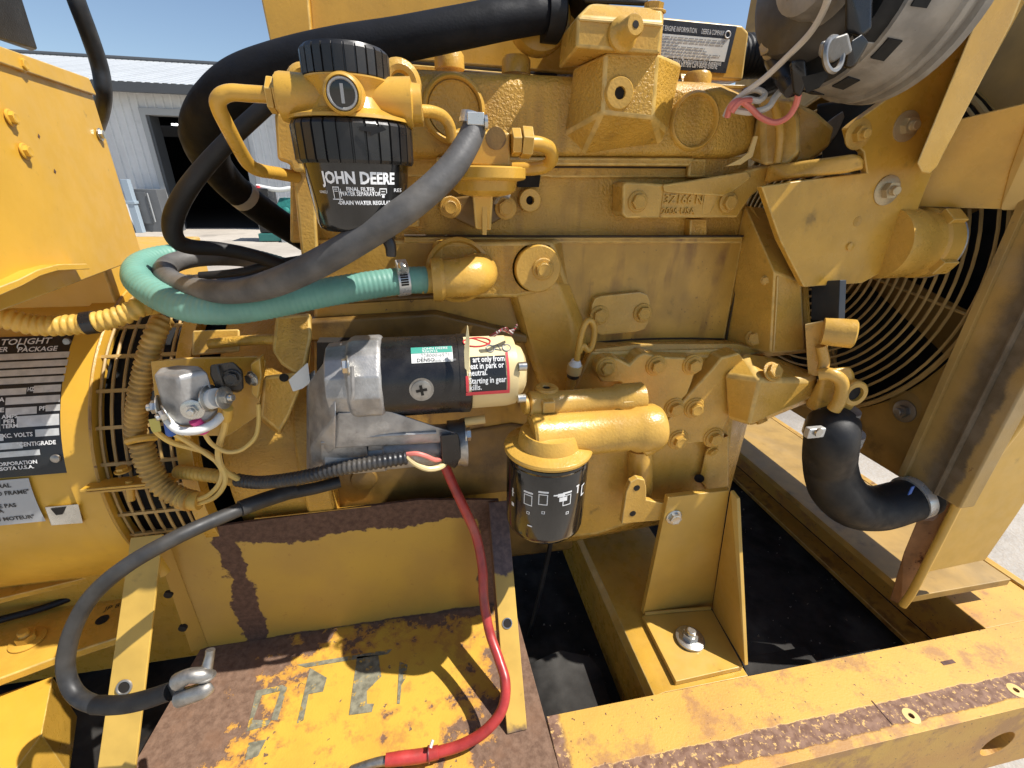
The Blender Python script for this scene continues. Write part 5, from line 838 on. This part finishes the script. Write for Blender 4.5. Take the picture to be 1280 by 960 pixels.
# ================================================================== ALTERNATOR AND ITS BRACKETS
ab = obj('alternator_arm', MB().prism([P(a, b, .575) for a, b in ((779,230),(784,227),(828,230),(900,238),(915,226),(932,213),(962,206),(985,205),(985,222),(960,230),(940,245),(928,262),(922,272),(783,273),(778,268))], (0,0.035,0)), YS, eng, 0.004, 3)
obj('arm_beam', MB().hull(H((960,207,.560),(1030,202,.515),(1070,192,.495),(1080,200,.495),(1079,211,.495),(1060,216,.498),(985,223,.535),(955,228,.57),(960,207,.60),(1075,194,.56),(1078,212,.56),(960,228,.60))), YS, eng, 0.008, 4)
obj('arm_rib', MB().hull(H((828,231,.571),(900,239,.571),(925,222,.571),(934,214,.571),(940,222,.571),(908,246,.571),(830,241,.571),(830,231,.59),(934,214,.59),(908,246,.59))), YS, ab, 0.003, 3)
obj('arm_wedge', MB().hull(H((880,240,.573),(900,242,.572),(888,268,.574),(876,270,.575),(890,250,.59))), YS, ab, 0.003)
obj('arm_fold', MB().obox(P(828,251,.5752), V(0.0009,0,0), V(0,0.0012,0), V(0,0,0.020)), YD, ab)
bolt(P(797,252,.575), RP(797,252,.575,9.5), YS, ab); bolt(P(910,253,.573), RP(910,253,.573,9.0), YS, ab)
up_, rt_ = V(0,0,1), V(1,0,0); text('3Z166 N', 0.0150, planefn(P(829,254,.5742), rt_, up_), YS, ab, 'cast_number', bold=0.0001, ext=0.0016); text('2006 USA', 0.0115, planefn(P(826,267.5,.5742), rt_, up_), YS, ab, 'cast_number', bold=0.0, ext=0.0016)
obj('upper_lug', MB().hull(H((952,120,.60),(990,125,.57),(1000,150,.56),(1000,190,.55),(985,206,.555),(955,207,.57),(935,200,.60),(945,150,.62),(1000,130,.62),(1000,200,.62))), YS, eng, 0.006, 4); obj('lug_rib', MB().tube(path((968,130,.572),(975,165,.560),(972,203,.560)), 0.005, 10), YS, eng); obj('thin_bracket', MB().prism([P(a, b, .56) for a, b in ((943,170),(948,170),(941,196),(926,206),(907,208),(926,198),(936,190))], (0,0.003,0)), YLT, eng, 0.0008)
pl_ = thing('mount_plate', 'large flat yellow alternator mounting plate with hex nuts', 'plate', P(1060, 350, .50))
PLY = 0.515
obj('plate', MB().prism([P(a, b, PLY) for a, b in ((952,233),(1000,226),(1084,216),(1080,190),(1064,176),(1060,160),(1072,150),(1100,130),(1135,104),(1175,60),(1210,5),(1240,-60),(1320,-60),(1300,-30),(1170,205),(1152,250),(1140,284),(1122,318),(1100,342),(1078,354),(1005,359),(975,300))], (0,0.010,0)), YP, pl_, 0.002, 3)
fg = obj('edge_flange', MB().hull(H((1146,204,.452),(1152,216,.452),(1161,218,.454),(1171,208,.454),(1268,22,.454),(1300,-60,.454),(1255,-60,.452),(1228,10,.452),(1146,204,.513),(1171,208,.513),(1300,-60,.513),(1255,-60,.513))), YP, pl_, 0.003, 3)
for a, b, mt, rr2 in ((1132,158,OVSP,10), (1108,238,OVSP,10), (1072,168,YS,10)): put('nut', NUT, mt, P(a, b, PLY-0.0005), (-0.05,-1,0), RP(a, b, PLY, rr2), pl_)
obj('plate_dimple', MB().lathe(P(1072,277,PLY), (0,-1,0), [(0,0.0062),(0.0005,0.006),(0.0005,0.003),(0.0002,0.002)], 18), YD, pl_); obj('plate_rivet', MB().lathe(P(1062,308,PLY), (0,-1,0), [(0,0.0052),(0.0022,0.005),(0.003,0.002)], 18), YP, pl_)
bn = obj('side_band', MB().hull([p+o_ for p in H((1142,258,.538),(1150,222,.536),(1196,150,.516),(1262,134,.485),(1300,125,.466),(1300,263,.466)) for o_ in (V(0,0,0), V(0.002,0.008,0))]), YP, None, 0.0015); tag(bn, 'broad flat yellow guard panel right of the slanted flange', 'panel')
bn2 = obj('corner_panel', MB().hull(H((1250,262.5,.486),(1262,215,.480),(1285,150,.470),(1300,150,.455),(1300,263,.455),(1262,215,.488),(1300,150,.472),(1300,263,.472))), YLT, None, 0.0015); tag(bn2, 'corner of the guard panel at the right edge, painted pale as sunlit', 'panel')  # sunlight on this corner is put into its paler yellow
# capped housing below the plate
cp = thing('fan_drive_cap', 'yellow drum shaped cap with lugs under the mounting plate', 'cap', P(1140, 345, .52)); CY_ = 0.530; ccz = P(1150, 304, CY_).z; CR = RP(1150,304,CY_,42)
def CX(px): return P(px, 304, CY_).x
obj('drum', MB().lathe((0,CY_,ccz), (1,0,0), [(CX(1098),CR*1.0),(CX(1124),CR*1.0),(CX(1128),CR*0.93),(CX(1142),CR*0.93),(CX(1144),CR*1.0),(CX(1160),CR*1.0),(CX(1162),CR*0.95)], 48), YS, cp, smooth=35); obj('rim', MB().torus((CX(1161),CY_,ccz), (1,0,0), CR*0.97, 0.0022, 48, 6), STL, cp)
for da in (0.9, -0.55, 2.0): obj('lug', MB().obox((CX(1151),CY_-CR*math.cos(da)*1.0,ccz+CR*math.sin(da)*1.0), V(0.012,0,0), V(0,math.sin(da),math.cos(da))*0.010, V(0,-math.cos(da),math.sin(da))*0.005), YS, cp, 0.0015)
# alternator
AY, AZ, AR = 0.487, CZ+0.183, 0.094
al = thing('alternator', 'dirty aluminium alternator mounted high at the front of the engine', 'alternator', (0.41, AY, AZ-AR))
obj('front_housing', MB().lathe((0,AY,AZ), (1,0,0), [(0.404,0.070),(0.412,0.078),(0.416,AR*0.93),(0.440,AR*0.98),(0.462,AR*1.0),(0.464,AR*1.04),(0.470,AR*1.04),(0.472,AR*1.0),(0.478,AR*1.0),(0.480,AR*1.05),(0.488,AR*1.05),(0.490,AR*0.96),(0.505,AR*0.7)], 64), ALUD, al, smooth=30)
obj('stator_gap', MB().lathe((0,AY,AZ), (1,0,0), [(0.395,AR*0.90),(0.415,AR*0.90)], 48), DARK, al)
obj('rear_housing', MB().lathe((0,AY,AZ), (1,0,0), [(0.362,0.030),(0.363,0.050),(0.368,0.060),(0.376,0.065),(0.402,0.067),(0.404,0.060)], 56), mat('sooty_aluminium', (0.085,0.078,0.07), 0.5, metal=0.3, var=0.4, grime=0.4), al, smooth=30)
for k in range(10):
    a = -2.1+k*0.42; obj('vent_slot', MB().hull([V(x, AY-(AR*rr_)*math.cos(a+da), AZ+(AR*rr_)*math.sin(a+da)) for x, rr_ in ((0.3655,0.50),(0.382,0.69),(0.375,0.45),(0.39,0.6)) for da in (-0.11,0.11)]), DARK, al)
for k in range(5):
    a = -1.75+k*0.46; obj('vent_window', MB().hull([V(x, AY-AR*rr_*math.cos(a+da), AZ+AR*rr_*math.sin(a+da)) for x, rr_ in ((0.420,0.80),(0.434,0.82),(0.420,0.955),(0.434,0.978)) for da in (-0.10,0.10)]), DARK, al)
for a in (-0.9, 0.3, 1.3, -2.0): obj('clamp_lug', MB().obox((0.408, AY-AR*0.85*math.cos(a), AZ+AR*0.85*math.sin(a)), V(0.013,0,0), V(0,math.sin(a),math.cos(a))*0.008, V(0,-math.cos(a),math.sin(a))*0.005), ALUD, al, 0.002)
for g_ in (((976,-30,.50),(1000,-30,.49),(1004,30,.48),(994,62,.48),(978,60,.49),(972,20,.50),(1000,0,.54),(980,50,.54)), ((1056,-30,.40),(1092,-30,.40),(1090,36,.40),(1076,48,.40),(1056,40,.405),(1060,0,.43),(1086,40,.43)), ((1060,52,.39),(1078,40,.392),(1088,52,.392),(1066,88,.395),(1052,86,.40),(1070,70,.42)), ((985,74,.46),(1008,72,.455),(1010,100,.455),(1000,124,.465),(990,118,.468),(1000,100,.49))): obj('plug_connector', MB().hull(H(*g_)), BLKP, al, 0.004, 3)
obj('rear_cover', MB().lathe((0.345, AY-0.035, AZ), (1,0,0), [(0,0.030),(0.003,0.040),(0.02,0.043),(0.024,0.048)], 32), ALUD, al, smooth=30)
obj('cooling_slot', MB().hull(H((1002,96,.42),(1020,92,.415),(1034,88,.412),(1035,96,.412),(1024,110,.416),(1008,116,.422),(1020,100,.44))), DARK, al)
obj('terminal_boot', MB().tube(path((968,72,.52),(980,90,.50),(992,112,.48)), [0.010,0.012,0.009], 14), BLKP, al); obj('terminal_post', MB().tube(path((985,45,.51),(966,56,.515)), 0.0085, 12, smooth=False), STL, al); bolt(P(966,56,.515), 0.010, STL, al, (-1,0,0)); obj('regulator', MB().hull(H((1025,52,.385),(1060,40,.385),(1066,66,.388),(1040,80,.39),(1022,70,.392),(1060,50,.42),(1025,70,.42))), ALUD, al, 0.003); obj('regulator_clip', MB().torus(P(1042,68,.386), (0.3,-1,0.2), 0.012, 0.0022, 24, 6), STL, al)
obj('pulley', MB().lathe((0,AY,AZ), (1,0,0), [(0.50,0.03),(0.505,0.045),(0.512,0.035),(0.519,0.045),(0.524,0.03)], 40), STL, al)
# wiring at the alternator
wire('white_wire', [(1040,-20,.40),(1030,12,.42),(1012,42,.44),(985,70,.47),(955,98,.50),(928,118,.52),(913,132,.525),(906,146,.525)], 0.0029, WIRW, 'white wire dropping from the alternator top to the twisted joint')
wire('white_wire', [(930,116,.525),(945,112,.52),(956,118,.515),(948,126,.512),(932,124,.515),(922,132,.52)], 0.0032, WIRW, 'white wire loop tied in the twisted joint beside the head'); wire('white_wire', [(920,138,.522),(940,140,.512),(960,134,.508),(970,120,.51),(985,105,.515)], 0.0034, WIRW, 'second white wire leaving the twisted joint towards the lug')
wire('pink_wire', [(909,146,.518),(914,132,.512),(924,126,.510),(936,133,.508),(950,146,.505),(968,153,.50),(984,147,.492),(994,133,.485),(998,118,.48)], 0.0032, WIRP, 'pink wire sagging from the joint to the alternator plug'); wire('pink_wire', [(914,140,.512),(924,128,.508),(938,126,.51)], 0.0034, WIRP, 'short pink wire stub in the twisted joint')
bj = obj('black_sleeve', MB().tube(path((930,122,.535),(950,114,.53),(975,104,.525)), 0.009, 14), BLKP); tag(bj, 'black sleeve behind the twisted wires', 'sleeve')
ah = obj('intake_hose', MB().tube(path((915,72,.74),(950,70,.74),(1000,72,.745),(1040,76,.75)), RP(950,70,.74,24), 22, 8, corr=(0.007, 0.0016)), BLKR, None, smooth=60); tag(ah, 'black ribbed hose behind the rocker cover label', 'hose')
ts = obj('tension_strap', MB().prism([P(a, b, .60) for a, b in ((1003,190),(1010,178),(1025,160),(1042,146),(1054,138),(1056,146),(1046,168),(1030,184),(1015,190))], (0.02,0.03,-0.01)), ALUD, None, 0.002); tag(ts, 'bright steel tension strap showing below the alternator', 'strap')
bl = obj('fan_belt', MB().prism([Px(a, b, .53) for a, b in ((1014,352),(1050,350),(1048,402),(1014,400))], (0.010,0,0)), BELT, None, 0.001); tag(bl, 'dark flat fan belt passing behind the mounting plate', 'belt')
# ================================================================== WATER OUTLET
wo = obj('water_outlet', MB().hull(H((1006,505,.50),(1020,480,.49),(1030,462,.475),(1062,458,.47),(1068,466,.47),(1062,480,.465),(1070,505,.462),(1060,517,.465),(1020,517,.48),(1030,462,.54),(1065,470,.54),(1060,515,.54),(1010,510,.54))), YS, eng, 0.007, 4)
obj('outlet_arch', MB().tube(path((1024,468,.472),(1040,468,.462),(1052,478,.456),(1050,498,.455),(1042,512,.458)), 0.0085, 12), YS, wo); obj('outlet_lug', MB().lathe(P(1066,491,.462), (-0.1,-1,0.05), [(-0.012,0.0185),(0.004,0.0185),(0.006,0.0165),(0.006,0.0105),(0.0,0.010)], 28, False), YS, wo, smooth=35); obj('lug_bore', MB().lathe(P(1066,491,.460), (-0.1,-1,0.05), [(0,0.0108),(0.0004,0.0106)], 20), HOLE, wo)
obj('outlet_bracket', MB().hull(H((1006,405,.50),(1030,400,.49),(1035,425,.488),(1034,470,.485),(1010,470,.50),(1006,405,.54),(1034,405,.54),(1034,470,.54))), YS, eng, 0.005, 3); obj('idler_pin', MB().lathe(P(1028,414,.485), (0.75,-0.6,0.05), [(0,0.0175),(0.020,0.0185),(0.034,0.0185),(0.036,0.016)], 32), YS, eng, smooth=35); obj('pin_web', MB().tube(path((1026,432,.484),(1030,450,.480),(1028,464,.476)), 0.007, 10), YS, eng)
wn = P(1046, 525, .47); obj('outlet_neck', MB().lathe((wn.x, .475, 0), (0,0,1), [(P(1046,540,.47).z,0.0285),(P(1046,512,.47).z,0.0285)], 36), ALU, eng)
lh = hose('radiator_hose', [(1041,532,.47),(1039,548,.452),(1037,580,.464),(1045,610,.458),(1066,630,.451),(1095,635,.447),(1125,628,.446),(1156,618,.446)], 1, BLKR, 'thick black moulded radiator hose bending right below the water outlet', 28)
bpy.data.objects.remove(lh.children[0]); obj('tube', MB().tube(path((1041,531,.47),(1039,548,.452),(1037,580,.464),(1045,610,.458),(1066,630,.451),(1095,635,.447),(1125,628,.446),(1156,618,.446)), [0.0335,0.0335,0.0345,0.037,0.037,0.0345,0.033,0.032], 28, 12), BLKR, lh)
c = P(1041,541,.469); cb2 = obj('hose_clamp', MB().lathe(c-V(0,0,0.008), (0,0,1), [(0,0.0362),(0,0.0374),(0.016,0.0374),(0.016,0.0362)], 40), STNL, lh, smooth=35); obj('clamp_housing', MB().obox(P(1018,540,.440), V(0.013,0.0,0), V(0,0.005,0), V(0,0,0.0075)), STNL, cb2, 0.003); obj('clamp_screw', MB().lathe(P(1022,540,.434), (0.1,-1,0), [(0,0.0062),(0.003,0.006)], 16), ZINC, cb2)
c = P(1141,621.5,.446); ax_ = P(1156,618,.446)-P(1125,628,.446); cb3 = obj('hose_clamp', MB().lathe(c-ax_.normalized()*0.007, ax_, [(0,0.0332),(0,0.0342),(0.014,0.0342),(0.014,0.0332)], 36), STNL, lh, smooth=35); obj('clamp_print', MB().obox(P(1139,613,.417), V(0.004,0.001,0), V(0,0.0006,0), V(0,0,0.007)), BLUP, cb3)

# ================================================================== RADIATOR, SHROUD, FAN
RY, RZ = 0.775, CZ-0.12
def frm_build(col, n, l, tc, noise, ramp, mix, math_, **k):
    s = n.new('ShaderNodeSeparateXYZ'); l.new(tc.outputs['Object'], s.inputs[0]); y = math_('ADD', s.outputs[1], math_('MULTIPLY', math_('SUBTRACT', noise(24, 8, 4, 0.7), 0.5), 0.03))
    m_ = math_('MULTIPLY', math_('MULTIPLY', ramp(y, 0.396, 0.404), math_('SUBTRACT', 1.0, ramp(y, 0.430, 0.456))), 0.8); return mix(m_, col, mix(ramp(noise(40, 6, 9), 0.35, 0.7), (0.045,0.04,0.036), (0.11,0.095,0.08))), None
FRM = mat('stained_frame', (0.40,0.25,0.07), 0.55, var=0.25, vscale=8, grime=0.5, gcol=(0.06,0.05,0.04), gscale=14, rust=0.16, dust=0.3, bump=0.3, build=frm_build)
YSH = mat('shroud_paint', (0.36,0.215,0.05), 0.5, var=0.2, grime=0.45, gscale=12, dust=0.15, rust=0.1)
rad = thing('radiator', 'tall radiator with yellow shroud and round wire fan guard', 'radiator', (0.85, 0.75, CZ-0.66))
zlo, zhi = Px(1135, 600, 0.765).z, CZ+0.62; ylo, yhi = 0.455, 1.16
N = 72; mbs = MB(); inn = [V(0.765, RY+0.303*math.cos(2*math.pi*k/N), RZ+0.303*math.sin(2*math.pi*k/N)) for k in range(N)]; out = []
for k in range(N):
    c_, s_ = math.cos(2*math.pi*k/N), math.sin(2*math.pi*k/N); tt = min([(yhi-RY)/c_ if c_ > 1e-6 else 1e9, (ylo-RY)/c_ if c_ < -1e-6 else 1e9, (zhi-RZ)/s_ if s_ > 1e-6 else 1e9, (zlo-RZ)/s_ if s_ < -1e-6 else 1e9]); out.append(V(0.765, RY+tt*c_, RZ+tt*s_))
mbs.add(inn+out, [(k, (k+1) % N, N+(k+1) % N, N+k) for k in range(N)]+[])
obj('shroud_panel', mbs, YSH, rad, smooth=0); obj('shroud_tunnel', MB().lathe((0,RY,RZ), (1,0,0), [(0.763,0.303),(0.763,0.3045),(0.90,0.3045)], 72, False), YSH, rad, smooth=60)
obj('core', MB().box((0.905, ylo-0.03, zlo-0.02), (0.98, yhi, zhi+0.02)), DARK, rad); obj('shroud_side', MB().box((0.766, ylo-0.004, zlo), (0.91, ylo, zhi)).box((0.766, ylo, zlo-0.004), (0.91, yhi, zlo)), YSH, rad)
for i in range(20): obj('guard_ring', MB().torus((0.750 if i else 0.757, RY, RZ), (1,0,0), 0.298-0.0138*i+(0.006 if i == 1 else 0), 0.0023 if i else 0.0042, 72, 6), BRIN, rad)
for a in (math.radians(188), math.radians(238), math.radians(140), math.radians(300), math.radians(60)): obj('guard_spoke', MB().tube([V(0.7545, RY+0.04*math.cos(a), RZ+0.04*math.sin(a)), V(0.7545, RY+0.298*math.cos(a), RZ+0.298*math.sin(a))], 0.0024, 6, smooth=False), BRIN, rad)
put('nut', NUT, STL, Px(1131,514,0.764), (-1,0,0), 0.0105, rad); obj('nut_stain', MB().lathe(Px(1131,508,0.7645), (-1,0,0), [(0,0.026),(0.0002,0.022)], 24), FRM, rad)
zc1 = Px(1142, 602, 0.735).z
obj('frame_channel', MB().prism([V(0.735,0.470,zc1), V(0.735,0.385,zc1-0.0), V(0.735,0.385,CZ+0.06), V(0.735,0.470,CZ+0.06)], (0.028,0,0)), FRM, rad, 0.004); obj('channel_ridge', MB().tube([V(0.734,0.418,zc1+0.002), V(0.734,0.418,CZ+0.058)], 0.004, 8, smooth=False), FRM, rad); obj('channel_lip', MB().box((0.728,0.462,zc1), (0.7348,0.472,CZ+0.058)), FRM, rad, 0.001)
RPY = 0.405
obj('side_plate', MB().prism([P(a, b, RPY) for a, b in ((1157,716),(1232,700),(1268,648),(1340,540),(1340,400),(1290,500),(1234,583),(1212,612),(1192,650),(1170,695))], (0,0.006,0)), MYP, rad, 0.0015)
obj('plate_edge', MB().tube(path((1128,757,RPY+.002),(1140,740,RPY),(1160,702,RPY-.002),(1184,655,RPY-.002),(1206,612,RPY-.002),(1232,580,RPY-.002)), [0.006,0.006,0.006,0.006,0.0065,0.0065], 10), MYP, rad)
obj('rusty_leg', MB().hull(H((1130,690,RPY+.03),(1162,612,RPY+.03),(1196,582,RPY+.03),(1216,588,RPY+.012),(1165,690,RPY+.012),(1138,748,RPY+.010),(1126,756,RPY+.014),(1112,750,RPY+.03),(1196,582,RPY+.05),(1128,700,RPY+.05))), mat('rusty_leg_paint', (0.25,0.12,0.045), 0.7, var=0.3, rust=0.45, grime=0.5, bump=0.5), rad, 0.002)
for a, b in ((1174,611),(1158,640)): bolt(P(a, b, RPY+.026), 0.011, mat('rusty_bolt', (0.20,0.12,0.08), 0.8, var=0.4) if 'rusty_bolt' not in MATS else MATS['rusty_bolt'], rad, (-0.4,-0.9,0.1))
obj('drain_pipe', MB().tube(path((1229,582,RPY-.004),(1262,540,RPY-.004),(1300,490,RPY-.004)), 0.0085, 14, smooth=False), MYP, rad); obj('pipe_end', MB().lathe(P(1229,582,RPY-.005), P(1229,582,RPY)-P(1262,540,RPY), [(0,0.007),(0.0006,0.0068)], 16), HOLE, rad); obj('pipe_knob', MB().ball(P(1203,577,RPY+.015), 0.016, 16), FRM, rad)
obj('bottom_pan', MB().box((0.80, 0.42, CZ-0.66), (1.02, 1.2, CZ-0.645)), YSH, rad, 0.002); obj('outlet_pipe', MB().tube([P(1148,620,.446), P(1175,612,.446)], 0.026, 24, smooth=False), FRM, rad)
fan = thing('cooling_fan', 'dark engine cooling fan behind the wire guard', 'fan', (0.82, RY, RZ)); FANM = mat('fan_paint', (0.22,0.135,0.035), 0.5, grime=0.5)
obj('hub', MB().lathe((0.60,RY,RZ), (1,0,0), [(0,0.05),(0.19,0.05),(0.20,0.075),(0.24,0.075)], 36), FANM, fan)
for k in range(6):
    a = 2*math.pi*k/6+0.35; d_ = V(0,math.cos(a),math.sin(a)); t_ = V(0,-math.sin(a),math.cos(a)); obj('blade', MB().hull([V(0.82,RY,RZ)+d_*rr_+t_*w_*rs_+V(ox,0,0) for rr_, rs_ in ((0.06,0.6),(0.27,1.0)) for w_, ox in ((-0.05,-0.028),(0.05,0.028),(-0.05,-0.025),(0.05,0.031))]), FANM, fan, 0.001)

# grit and small debris lying on the tank top
random.seed(11); gb = MB()
for i in range(260):
    x_, y_ = random.uniform(0.1, 0.9), random.uniform(0.40, 0.95); q_ = random.uniform(0.0012, 0.0035); z_ = ZR-0.135+q_*0.4
    gb.add([V(x_+random.uniform(-q_,q_), y_+random.uniform(-q_,q_), z_-q_*0.4) for _ in range(3)]+[V(x_, y_, z_+q_)], [(0,1,2),(0,1,3),(1,2,3),(2,0,3)])
gr = obj('grit', gb, mat('pale_grit', (0.22,0.20,0.17), 0.9), None, smooth=0); tag(gr, 'fine pale grit scattered over the dark tank top', 'grit', kind='stuff')

obj('front_casting', MB().hull(H((984,122,.60),(1020,140,.585),(1042,160,.58),(1036,182,.58),(1012,200,.58),(985,205,.59),(984,122,.66),(1042,160,.66),(1012,203,.66))), YS, eng, 0.005, 3)
obj('gap_shade_filler', MB().hull(H((1020,130,.635),(1100,120,.62),(1110,150,.62),(1085,215,.62),(1030,215,.635),(1030,130,.68),(1100,215,.68))), BLKR, eng, 0.004)  # near-black block stands in for the shade in the gap below the alternator
